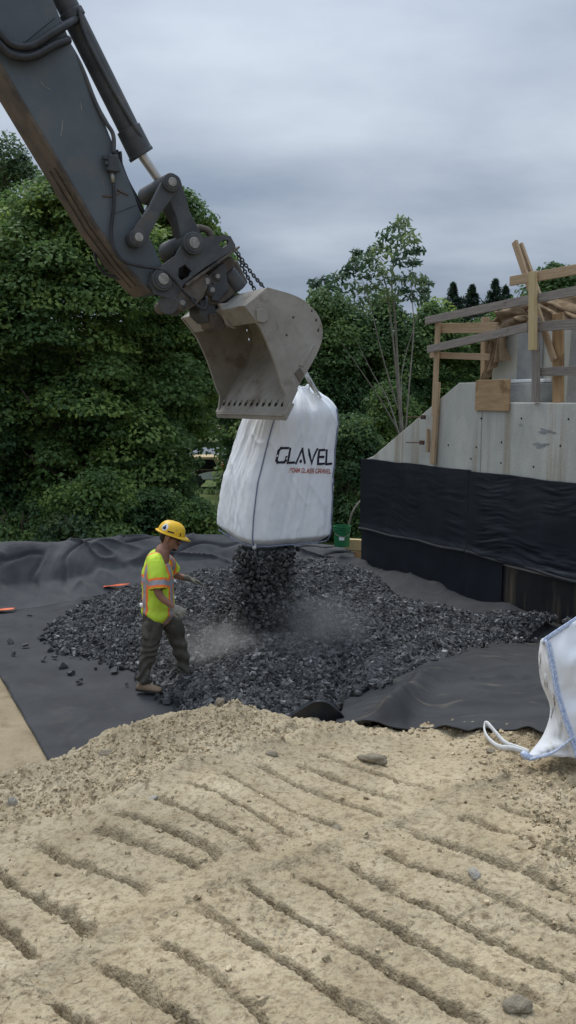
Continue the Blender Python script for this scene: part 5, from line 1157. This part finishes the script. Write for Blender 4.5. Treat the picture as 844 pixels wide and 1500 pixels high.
lettering('GLAVEL', 0.15, 0.95, vof(678) - 0.005, 0.16, 0.027, 'printed_name', M['ink'], slope=-0.06, gap=0.30, aw={'A': 1.25, 'V': 1.2, 'E': .85, 'L': .9, 'G': 1.05}, big=True)
lettering('FOAM GLASS GRAVEL', 0.34, 0.945, vof(691) - 0.02, 0.046, 0.0085, 'printed_tagline', M['redink'], slope=-0.06, gap=0.42)

# ================================================================== SLUMPED BAG ON THE MOUND
wbag = empty('empty_bulk_bag', (0, 0, 0)); tag(wbag, 'slumped white bag with blue stitched seams on the mound at the right edge', 'bulk bag')
Fe = [(798, 936, 4.05), (806, 975, 4.02), (812, 1010, 4.0), (822, 1045, 3.98), (834, 1080, 3.96), (843, 1110, 3.95)]
Le = [(793, 938, 4.22), (790, 965, 4.25), (794, 1000, 4.25), (807, 1038, 4.25), (797, 1076, 4.2), (773, 1108, 4.12)]
Fp = spline([atY(*p) for p in Fe], 40); Lp = spline([atY(*p) for p in Le], 40)
Rp = Fp + np.array([0.62, 0.12, 0]) + np.outer(np.linspace(1, 0, 40) ** 1.3, np.array([-0.10, 0.12, 0.24])); Bp = Lp + np.array([0.62, 0.45, 0]) + np.outer(np.linspace(1, 0, 40), np.array([-0.05, 0, 0.15]))
ring = []; seg = 26
for i in range(40):
    r = []
    for a, b, bul in ((Lp[i], Fp[i], 0.004), (Fp[i], Rp[i], 0.05), (Rp[i], Bp[i], 0.03), (Bp[i], Lp[i], 0.03)):
        d = b - a; nrm = np.array([d[1], -d[0], 0]); nrm /= np.linalg.norm(nrm) + 1e-9
        for q in np.linspace(0, 1, seg, endpoint=False): r.append(a + d * q + nrm * bul * math.sin(math.pi * q) * math.sin(math.pi * min(1, i / 39 * 0.9 + 0.08)))
    ring.append(r)
V = np.array(ring).transpose(1, 0, 2); idx = np.arange(4 * seg)[:, None] + 0 * V[..., 0]; hh = np.arange(40)[None, :] + 0 * V[..., 0]
w = 0.020 * fbm(idx * 0.11, hh * 0.12, oct=3, seed=404) + 0.020 * np.exp(-(np.abs(fbm(idx * 0.06 + hh * 0.05, hh * 0.07, oct=2, seed=409)) / 0.08) ** 2)
w = w * sstep(0, 3, np.minimum(idx % seg, seg - idx % seg))
V[..., 1] -= w; V[..., 0] -= w * 0.4
for i in range(4 * seg): V[i, -1, 2] = max(V[i, -1, 2], mound_z(V[i, -1, 0], V[i, -1, 1]) - 0.02) if False else V[i, -1, 2]
sk = link('sack', npmesh('sack', V.reshape(-1, 3), gridfaces(4 * seg, 40, True)), M['bag_dirty'], wbag); sk.modifiers.new('t', 'SOLIDIFY').thickness = 0.004
def ribbon(P, wdir, w, name, m, parent, th=0.004):
    P = np.array(P); n = len(P); wd = np.array(wdir, float); wd /= np.linalg.norm(wd); V = np.stack([P - wd * w / 2, P, P + wd * w / 2], 1)
    o = link(name, npmesh(name, V.reshape(-1, 3), gridfaces(n, 3)), m, parent); o.modifiers.new('t', 'SOLIDIFY').thickness = th; return o
nf = np.array([0.28, -0.96, 0])
MB().tube(Fp - nf * -0.010, 0.006, 6).build('corner_seam', M['bluetape'], wbag, smooth=True)
sm = MB()                                        # blue overlock stitches beside the corner seam
for i in range(1, 39):
    for f in (0.0, 0.5):
        p = Fp[i] * (1 - f) + Fp[min(i + 1, 39)] * f + nf * 0.012; sm.tube([p + np.array([-0.004, 0, 0]), p + np.array([0.022, 0.006, 0.004])], 0.0028, 5)
sm.build('overlock_stitching', M['bluetape'], wbag)
top = [Lp[0], Fp[0], Fp[0] * 0.66 + Rp[0] * 0.34, Rp[0]]; ribbon(spline(top, 24) + nf * 0.010, Z3, 0.028, 'top_hem', M['bluetape'], wbag)
lo_ = spline([atY(771, 1109, 4.10) + nf * 0.03, atY(800, 1097, 4.06) + nf * 0.05, atY(834, 1079, 3.95) + nf * 0.02], 16); ribbon(lo_, Z3 * 0.9 + np.array([0.35, 0, 0]), 0.022, 'bottom_seam', M['bluetape'], wbag)
kn = atY(771, 1108, 4.09); MB().tube([kn + np.array([-0.02, 0, 0.02]), kn, kn + np.array([0.03, 0, -0.01])], [0.014, 0.02, 0.014], 8).build('tie_knot', M['bluetape'], wbag, smooth=True)
def gpt(px, py, dz): 
    p = hit(px, py); p[2] = mound_z(p[0], p[1]) + dz; return p
lp = [gpt(775, 1109, .03), gpt(758, 1103, .025), gpt(740, 1096, .03), gpt(724, 1086, .06), gpt(713, 1078, .07), gpt(709, 1080, .05), gpt(714, 1088, .03), gpt(730, 1099, .02), gpt(752, 1108, .02), gpt(775, 1112, .03)]
MB().tube(spline(lp, 50), 0.015, 8, squash=0.4, up=(0, 0, 1)).build('lifting_loop', M['strap'], wbag, smooth=True)

# ================================================================== GREEN PAIL AND TIMBERS BEHIND THE BERM
pY = 15.2; pb_ = atY(501, 800, pY); r1, r2, hp = 0.135, 0.155, 0.37
pail = empty('green_pail', pb_.tolist()); tag(pail, 'green plastic pail standing on the berm beside the hanging bag', 'pail')
prof = [(r1, 0), (r1 + 0.004, 0.02), (r2 - 0.008, hp * 0.72), (r2 + 0.006, hp * 0.73), (r2 + 0.006, hp * 0.76), (r2 - 0.004, hp * 0.77), (r2 - 0.002, hp * 0.84), (r2 + 0.008, hp * 0.85), (r2 + 0.008, hp * 0.88), (r2 - 0.002, hp * 0.89), (r2, hp * 0.98), (r2 + 0.012, hp * 0.985), (r2 + 0.012, hp), (r2 - 0.006, hp), (r1 - 0.006, 0.01), (0.002, 0.01)]
n = 28; V = [(r * math.cos(2 * math.pi * k / n), r * math.sin(2 * math.pi * k / n), z) for k in range(n) for r, z in prof]
link('body', npmesh('body', np.array(V), gridfaces(n, len(prof), True)), M['green'], pail).data.set_sharp_from_angle(angle=rad(40))
la = [(math.cos(t) * (r2 - 0.006), math.sin(t) * (r2 - 0.006), z) for t in np.linspace(-2.0, -1.35, 8) for z in (0.13, 0.19)]
link('paper_label', npmesh('paper_label', np.array(la), gridfaces(8, 2)), M['white'], pail)
MB().tube(spline([(-r2, 0, hp * .8), (-r2 * .7, -r2 * .8, hp * .62), (0, -r2 * 1.15, hp * .52), (r2 * .7, -r2 * .8, hp * .62), (r2, 0, hp * .8)], 24), 0.005, 6).build('bail_handle', M['steel'], pail, smooth=True)
cs = empty('timber_stack'); tag(cs, 'short stack of tan timbers between the green pail and black wall', 'timbers')
for k, (py, h) in enumerate(((793, 0.10), (801, 0.09), (811, 0.12))):
    a = atY(506, py, 15.6 - k * 0.02); b = atY(545, py + 2, 15.45 - k * 0.02); board(a, b, h, 0.14, M['wood_pale'] if k < 2 else M['ply'], 'timber', cs, n=(0, 1, 0))
mb = MB(); n = 30; gx, gy = np.meshgrid(np.linspace(0, 1, n), np.linspace(0, 1, n), indexing='ij')
P = np.array([[atY(505 + 40 * a, 806 + 36 * b, 15.5 - 0.25 * b) for b in np.linspace(0, 1, n)] for a in np.linspace(0, 1, n)]); P[..., 1] += 0.06 * fbm(gx * 5, gy * 5, oct=3, seed=9)
me = npmesh('earth_face', P.reshape(-1, 3), gridfaces(n, n)); tintattr(me, np.full(n * n, 0.85)); tag(link('earth_bank', me, M['dirt']), kind='structure')
print('machine done')
# ================================================================== WORKER
wf0 = atZ(212, 1014, 0.05); WY = wf0[1]
FWD = np.array([math.cos(rad(12)), math.sin(rad(12)), 0]); LAT = np.array([-math.sin(rad(12)), math.cos(rad(12)), 0])   # LAT points to the far side
def wp(px, py, dy=0.0): return atY(px, py, WY + dy)
def limb(mb, pts, rr, n=16, lat=LAT, sub=5):
    """tapering limb: rr = [(half width along lat, half depth)] per point, smooth between points, rounded ends"""
    P = np.array(pts, float); R = np.array([(r, r) if not hasattr(r, '__len__') else r for r in rr], float); m = len(P)
    k = (m - 1) * sub + 1; PS = spline(P, k) if m > 2 else np.array([P[0] + (P[1] - P[0]) * q for q in np.linspace(0, 1, k)])
    RS = np.stack([np.interp(np.linspace(0, m - 1, k), np.arange(m), R[:, j]) for j in (0, 1)], -1)
    t0 = PS[0] - PS[1]; t0 /= np.linalg.norm(t0); t1 = PS[-1] - PS[-2]; t1 /= np.linalg.norm(t1)
    a0 = [(PS[0] + t0 * RS[0].mean() * s, RS[0] * math.sqrt(max(0.02, 1 - s * s))) for s in (0.96, 0.75, 0.4)]; a1 = [(PS[-1] + t1 * RS[-1].mean() * s, RS[-1] * math.sqrt(max(0.02, 1 - s * s))) for s in (0.4, 0.75, 0.96)]
    PS = np.vstack([[p for p, r in a0], PS, [p for p, r in a1]]); RS = np.vstack([[r for p, r in a0], RS, [r for p, r in a1]])
    V = []; k = len(PS)
    for i in range(k):
        t = PS[min(i + 1, k - 1)] - PS[max(i - 1, 0)]; t /= np.linalg.norm(t); a = lat - t * np.dot(lat, t); a /= np.linalg.norm(a) + 1e-9; b = np.cross(t, a)
        for j in range(n):
            th = 2 * math.pi * j / n; V.append(PS[i] + a * RS[i, 0] * math.cos(th) + b * RS[i, 1] * math.sin(th))
    Fc = [(i * n + j, i * n + (j + 1) % n, (i + 1) * n + (j + 1) % n, (i + 1) * n + j) for i in range(k - 1) for j in range(n)] + [tuple(range(n - 1, -1, -1)), tuple((k - 1) * n + j for j in range(n))]
    mb.add(V, Fc)
def remeshed(mb, name, voxel, smooth_it=4):
    me = bpy.data.meshes.new('tmp'); me.from_pydata(mb.v, [], mb.f); bm = bmesh.new(); bm.from_mesh(me); bmesh.ops.recalc_face_normals(bm, faces=bm.faces); bm.to_mesh(me); bm.free()
    o = bpy.data.objects.new('tmp', me); COL.objects.link(o); r = o.modifiers.new('r', 'REMESH'); r.mode = 'VOXEL'; r.voxel_size = voxel
    s = o.modifiers.new('s', 'SMOOTH'); s.factor = 0.5; s.iterations = smooth_it
    dg = bpy.context.evaluated_depsgraph_get(); dg.update(); out = bpy.data.meshes.new_from_object(o.evaluated_get(dg)); bpy.data.objects.remove(o); out.name = name
    out.polygons.foreach_set('use_smooth', [True] * len(out.polygons)); return out
def verts_of(me):
    a = np.empty(len(me.vertices) * 3, np.float32); me.vertices.foreach_get('co', a); return a.reshape(-1, 3).astype(float)
def wrinkle(me, fn):
    V = verts_of(me); N = np.empty(len(me.vertices) * 3, np.float32); me.vertices.foreach_get('normal', N); N = N.reshape(-1, 3)
    V = V + N * fn(V)[:, None]; me.vertices.foreach_set('co', V.astype(np.float32).ravel()); me.update()
man = empty('person', wf0.tolist()); man.location = (0, 0, 0)
tag(man, 'worker in yellow hard hat and lime vest stepping onto the gravel', 'person')
# joints
hipN, hipF = wp(227, 902, 0.11), wp(241, 902, 0.29); kneeN, kneeF = wp(221, 945, 0.06), wp(260, 938, 0.34); ankN, ankF = wp(210, 996, 0.02), wp(272, 984, 0.36)
waist = wp(231, 884, 0.20); chest = wp(231, 838, 0.20); neck0 = wp(238, 809, 0.20); neck1 = wp(243, 799, 0.20); headc = wp(248.5, 789, 0.20)
shN, shF = wp(228, 822, 0.00), wp(243, 822, 0.42); elN, elF = wp(232, 868, -0.10), wp(256, 841, 0.50); wrN, wrF = wp(254, 889, -0.07), wp(278, 848, 0.46)
HU = np.array([0.25, 0, 0.968]); HF = np.array([0.95, 0.14, -0.25]); HF = HF - HU * np.dot(HF, HU); HF /= np.linalg.norm(HF); HL = np.cross(HU, HF)
def hd(f, u, l=0.0): return headc + HF * f + HU * u + HL * l
body = MB()
limb(body, [wp(233, 880, .2), chest, neck0], [(.155, .105), (.165, .115), (.11, .08)]); limb(body, [neck0 - Z3 * 0.03, neck1, hd(-0.02, -0.02)], [(.060, .062), (.055, .058), (.055, .06)])
limb(body, [hipN, kneeN, ankN], [.075, .055, .04]); limb(body, [hipF, kneeF, ankF], [.075, .055, .04])
limb(body, [shN, elN, wrN], [.052, .042, .029]); limb(body, [shF, elF, wrF], [.05, .040, .029])
limb(body, [shN + LAT * 0.05, chest * 0.3 + neck0 * 0.7, shF - LAT * 0.05], [.055, .06, .055])
# head: skull, face, jaw, nose, brow, lips, ears
limb(body, [hd(-0.028, 0.045), hd(0.02, 0.05)], [(.074, .088), (.074, .086)], lat=HL); limb(body, [hd(0.012, 0.03), hd(0.045, -0.045), hd(0.052, -0.082)], [(.066, .066), (.054, .052), (.034, .036)], lat=HL)
limb(body, [hd(-0.02, -0.03), hd(0.05, -0.085)], [(.056, .045), (.035, .024)], lat=HL)
limb(body, [hd(0.096, 0.018), hd(0.113, -0.018), hd(0.118, -0.030)], [.011, .014, .012]); limb(body, [hd(0.085, 0.032, -.04), hd(0.092, 0.03, 0), hd(0.085, 0.032, .04)], [.014, .015, .014])
limb(body, [hd(0.094, -0.055, -.02), hd(0.102, -0.055, 0), hd(0.094, -0.055, .02)], [.009, .011, .009]); limb(body, [hd(0.090, -0.085, -.01), hd(0.090, -0.085, .01)], [.018, .018])
for s in (-1, 1): limb(body, [hd(-0.018, 0.025, .078 * s), hd(-0.022, -0.025, .076 * s)], [(.012, .024), (.010, .015)], lat=HL)
bme = remeshed(body, 'body', 0.007, 5); bme.materials.append(M['skin']); link('body', bme, None, man)
for s in (-1, 1):
    MB().tube([hd(0.078, 0.014, .034 * s - .012), hd(0.084, 0.014, .034 * s), hd(0.078, 0.014, .034 * s + .012)], [.004, .010, .004], 8).build('eye', M['shade_black'], man, smooth=True)
# hair at the nape and sideburns, beard shadow along the jaw
hm = MB(); limb(hm, [hd(-0.055, 0.055, -.0), hd(-0.072, 0.0, 0), hd(-0.062, -0.035, 0)], [(.074, .045), (.066, .034), (.048, .02)], lat=HL)
for s in (-1, 1): limb(hm, [hd(-0.010, 0.055, .070 * s), hd(0.004, 0.015, .071 * s)], [(.010, .03), (.008, .015)], lat=HL)
link('hair', remeshed(hm, 'hair', 0.007, 2), M['hair'], man)
bd = MB(); limb(bd, [hd(0.060, -0.098, -.022), hd(0.086, -0.098, 0), hd(0.060, -0.098, .022)], [.017, .021, .017]); limb(bd, [hd(0.103, -0.044, -.018), hd(0.108, -0.044, 0), hd(0.103, -0.044, .018)], [.007, .008, .007]); link('beard', remeshed(bd, 'beard', 0.006, 2), M['hair'], man)
# safety glasses
sg = MB()
for s in (-1, 1): sg.tube([hd(0.088, 0.012, .034 * s - .026), hd(0.100, 0.012, .034 * s), hd(0.088, 0.012, .034 * s + .024)], [.010, .017, .010], 10); sg.tube([hd(0.080, 0.018, .064 * s), hd(-0.015, 0.024, .080 * s)], 0.004, 6)
sg.build('safety_glasses', M['shade_black'], man, smooth=True)
# hard hat: shell with ridge, brim and peak
hu, hf = HU * math.cos(0.20) + HF * 0.0 - HF * -0.20, None; hu = HU * 0.998 + HF * 0.06; hu /= np.linalg.norm(hu); hf = HF - hu * np.dot(HF, hu); hf /= np.linalg.norm(hf); hl = np.cross(hu, hf); hc = hd(0.004, 0.058)
n, m = 48, 16; V = []
for k in range(n):
    th = 2 * math.pi * k / n; c, s = math.cos(th), math.sin(th)
    for j in range(m):
        ph = j / (m - 1) * math.pi / 2; r = math.cos(ph) ** 0.75; ridge = 0.006 * math.exp(-(s * r / 0.16) ** 2) * math.sin(ph)
        V.append(hc + hf * 0.143 * c * r + hl * 0.120 * s * r + hu * (0.128 * math.sin(ph) ** 0.9 + ridge))
hh_ = link('hard_hat', npmesh('hard_hat', np.array(V), gridfaces(n, m, True)), M['helmet'], man); hh_.modifiers.new('t', 'SOLIDIFY').thickness = 0.004
V = []
for k in range(n):
    th = 2 * math.pi * k / n; c, s = math.cos(th), math.sin(th); pk = max(0, c) ** 1.5
    for q, dz in ((0.97, 0.006), (1.02, 0.0), (1.0, -0.006)):
        ex_ = (0.0 if q < 1 else 0.018) + (0 if q < 1 else 0.050 * pk); V.append(hc + hf * c * (0.143 * q + ex_) + hl * s * (0.120 * q + ex_ * 0.55) + hu * (dz - 0.022 * pk * (q > 1) - 0.016 * pk * (q == 1.0)))
link('brim', npmesh('brim', np.array(V), gridfaces(n, 3, True)), M['helmet'], hh_).modifiers.new('t', 'SOLIDIFY').thickness = 0.005
def on_hat(a, e, r=1.012):                                   # a: angle from the front towards the near side, e: height 0..1
    ph = e * math.pi / 2; rr_ = math.cos(ph) ** 0.75; return hc + hf * 0.143 * r * math.cos(a) * rr_ - hl * 0.120 * r * math.sin(a) * rr_ * (1 if np.dot(hl, LAT) > 0 else -1) + hu * 0.128 * r * math.sin(ph) ** 0.9
def decal(a0, a1, e0, e1, name, m, r=1.012, round_=False):
    V = []; na_ = 10
    for a in np.linspace(-1, 1, na_):
        hgt = math.sqrt(max(0.0, 1 - a * a)) if round_ else 1
        for b in (-1, 0, 1): V.append(on_hat((a0 + a1) / 2 + a * (a1 - a0) / 2, (e0 + e1) / 2 + b * hgt * (e1 - e0) / 2, r))
    return link(name, npmesh(name, np.array(V), gridfaces(na_, 3)), m, hh_)
decal(1.98, 2.55, 0.10, 0.50, 'sticker', M['white'], 1.012, True); decal(2.12, 2.42, 0.16, 0.30, 'sticker_print', M['navy'], 1.02); decal(2.2, 2.34, 0.28, 0.40, 'sticker_print', M['navy'], 1.02)
decal(1.42, 1.92, 0.10, 0.17, 'sticker_strip', M['ink'], 1.012); decal(1.22, 1.32, 0.26, 0.36, 'sticker_small', M['wood'], 1.012, True); decal(0.86, 0.96, 0.02, 0.2, 'vent_slot_shade', M['ink'], 1.012)  # vent slot is a flat dark patch, its recess shade painted on
# lime vest with sleeves
vs = MB()
limb(vs, [wp(231, 893, .2), wp(231, 868, .2), chest, wp(233, 819, .2), neck0 - Z3 * 0.02], [(.21, .168), (.205, .165), (.205, .155), (.185, .122), (.09, .078)], n=22)
limb(vs, [shN + LAT * 0.06, shN - LAT * 0.005 - Z3 * 0.03, shN * 0.42 + elN * 0.58, elN * 0.9 + shN * 0.1], [.085, .092, .098, .098]); limb(vs, [shF - LAT * 0.06, shF * 0.5 + elF * 0.5, elF * 0.8 + shF * 0.2], [.085, .090, .088])
vme = remeshed(vs, 'vest', 0.0085, 4)
wrinkle(vme, lambda V: 0.009 * fbm(V[:, 0] * 9, V[:, 1] * 9, V[:, 2] * 5, oct=3, seed=501) + 0.006 * np.sin(V[:, 2] * 30 + 6 * noise(V[:, 0] * 6, V[:, 1] * 6, V[:, 2] * 3, seed=503)) * sstep(1.2, 0.85, V[:, 2]))
# cut the bottom hem, the sleeve ends and the neck open; then colour the tape
bm = bmesh.new(); bm.from_mesh(vme)
hemz = wp(231, 889, .2)[2]
def cutp(p, nrm): bmesh.ops.bisect_plane(bm, geom=bm.verts[:] + bm.edges[:] + bm.faces[:], plane_co=p, plane_no=nrm, clear_outer=True)
cutp((0, 0, hemz), (0.30, 0, -1))
bm.to_mesh(vme); bm.free()
bm = bmesh.new(); bm.from_mesh(vme); dele = []
axN = elN - shN; LN = np.linalg.norm(axN); axN /= LN; axF = elF - shF; LF = np.linalg.norm(axF); axF /= LF
for f in bm.faces:
    c = np.array(f.calc_center_median()); a = np.dot(c - shN, axN); r = np.linalg.norm(c - shN - axN * a)
    if a > LN * 0.90 and r < 0.112 and np.dot(c - chest, LAT) < -0.16: dele.append(f); continue
    a2 = np.dot(c - shF, axF); r2 = np.linalg.norm(c - shF - axF * a2)
    if a2 > LF * 0.80 and r2 < 0.105 and np.dot(c - chest, LAT) > 0.12: dele.append(f)
bmesh.ops.delete(bm, geom=dele, context='FACES'); bm.to_mesh(vme); bm.free()
for m_ in ('hivis', 'hivis_orange', 'silver'): vme.materials.append(M[m_])
TA = neck0 - waist; TA /= np.linalg.norm(TA); TFv = FWD - TA * np.dot(FWD, TA); TFv /= np.linalg.norm(TFv)
mi = np.zeros(len(vme.polygons), np.int32)
for i, p in enumerate(vme.polygons):
    c = np.array(p.center); lat = np.dot(c - chest, LAT); a = np.dot(c - shN, axN); r = np.linalg.norm(c - shN - axN * a); tz = np.dot(c - chest, TA); tf = np.dot(c - chest, TFv)
    a2 = np.dot(c - shF, axF)
    onN = lat < -0.155 and r < 0.125 and a > -0.02
    if onN:
        q = a - LN * 0.72
        if abs(q) < 0.024: mi[i] = 2
        elif abs(q) < 0.050: mi[i] = 1
        elif a < 0.06 and False: mi[i] = 1
    else:
        v = abs(abs(lat) - 0.115); hq = abs(tz + 0.075)
        if hq < 0.026 or v < 0.026: mi[i] = 2
        elif hq < 0.050 or v < 0.046: mi[i] = 1
vme.polygons.foreach_set('material_index', mi)
link('vest', vme, None, man).modifiers.new('t', 'SOLIDIFY').thickness = 0.004
cs_ = MB(); limb(cs_, [neck0 - Z3 * 0.03, neck0 + Z3 * 0.012], [(.082, .074), (.070, .068)]); link('collar', remeshed(cs_, 'collar', 0.008, 2), M['hivis'], man)
# trousers
tr = MB()
limb(tr, [wp(230, 884, .2), wp(230, 896, .2)], [(.165, .122), (.172, .126)], n=20)
limb(tr, [hipN, wp(224, 918, .09), kneeN, wp(215, 968, .04), wp(211, 993, .02)], [(.098, .115), (.096, .108), (.084, .092), (.076, .080), (.070, .070)]); limb(tr, [hipF, wp(253, 915, .32), kneeF, wp(267, 962, .35), wp(273, 985, .36)], [(.105, .118), (.098, .105), (.084, .090), (.072, .075), (.066, .066)])
limb(tr, [wp(216, 917, .0), wp(215, 931, -.005)], [(.03, .05), (.03, .05)])
tme = remeshed(tr, 'trousers', 0.009, 4)
wrinkle(tme, lambda V: 0.012 * fbm(V[:, 0] * 7, V[:, 1] * 7, V[:, 2] * 4.5, oct=3, seed=511) + 0.008 * np.sin(V[:, 2] * 42 + 9 * noise(V[:, 0] * 5, V[:, 1] * 5, V[:, 2] * 3, seed=513)) * (0.4 + sstep(0.7, 0.2, V[:, 2])))
link('trousers', tme, M['pants'], man)
MB().tube([wp(209, 884, .12), wp(209, 889, .12)], 0.03, 10).build('tool_pouch', M['white'], man, smooth=True)
# boots
def boot(ank, toe_dir, name='boot'):
    b = MB(); up = np.array([0, 0, 1.0]); g = ank.copy()
    limb(b, [ank + up * 0.05, ank - up * 0.03, ank - up * 0.055], [.050, .048, .046]); limb(b, [ank - up * 0.075 - toe_dir * 0.035, ank - up * 0.072 + toe_dir * 0.05, ank - up * 0.082 + toe_dir * 0.13, ank - up * 0.086 + toe_dir * 0.17], [(.042, .046), (.046, .046), (.050, .034), (.045, .028)])
    me = remeshed(b, name, 0.008, 4); o = link(name, me, M['boot'], man)
    s = MB(); z = -0.118
    ol = [(-0.085, .03), (-0.08, -.03), (-0.02, -.042), (0.06, -.045), (0.14, -.050), (0.19, -.040), (0.215, 0), (0.19, .040), (0.14, .050), (0.06, .045), (-0.02, .042)]
    td = toe_dir; ld = np.cross(up, td); s.prism([ank + td * x + ld * y + up * z for x, y in ol], up * 0.026); s.build('sole', M['sole'], o, bevel=0.005)
    for k in range(4): q = ank + td * (0.045 + 0.012 * k) + up * (0.01 - 0.017 * k); MB().tube([q - ld * 0.03, q + td * 0.012, q + ld * 0.03], 0.004, 6).build('lace', M['sole'], o)
td = np.array([0.86, -0.28, 0]); td /= np.linalg.norm(td); boot(ankN, td); td2 = np.array([0.97, 0.15, 0.0]); boot(ankF, td2 / np.linalg.norm(td2))
# gloved hands
def hand(w, d, pal, m, curl=0.35, spread=0.16, name='glove', L=0.085):
    """w wrist, d pointing direction, pal palm normal (towards the palm); thumb leaves the side of the palm"""
    d = np.array(d, float); d /= np.linalg.norm(d); pal = np.array(pal, float); pal -= d * np.dot(pal, d); pal /= np.linalg.norm(pal); sd_ = np.cross(d, pal); h = MB()
    limb(h, [w - d * 0.035, w + d * 0.01, w + d * 0.05, w + d * L], [(.036, .036), (.034, .026), (.045, .020), (.045, .018)], lat=sd_)
    for k, (o_, ln) in enumerate(((-.033, .072), (-.011, .082), (.011, .078), (.033, .060))):
        b0 = w + d * (L - 0.008) + sd_ * o_; sp_ = sd_ * o_ * spread / 0.033 * 0.5
        d1 = d + sp_ + pal * curl * 0.5; d1 /= np.linalg.norm(d1); d2 = d + sp_ + pal * curl * 1.5; d2 /= np.linalg.norm(d2); d3 = d + sp_ + pal * curl * 2.4; d3 /= np.linalg.norm(d3)
        j1 = b0 + d1 * ln * 0.45; j2 = j1 + d2 * ln * 0.32; limb(h, [b0, j1, j2, j2 + d3 * ln * 0.25], [.0105, .0100, .0092, .008], n=10, lat=sd_)
    t0 = w + d * 0.028 - sd_ * 0.036 + pal * 0.008; t1 = t0 + d * 0.030 - sd_ * 0.026 + pal * 0.012; limb(h, [t0, t1, t1 + d * 0.034 - sd_ * 0.004 + pal * 0.010], [.014, .012, .0095], n=10, lat=pal)
    return link(name, remeshed(h, name, 0.005, 3), m, man)
hand(wrN, (0.85, -0.10, -0.50), (0.2, 0.9, -0.4), M['glove'], 0.30); hand(wrF, (0.93, 0.05, -0.34), (0.25, -0.2, -0.9), M['glove_dark'], 0.22)
print('worker done')
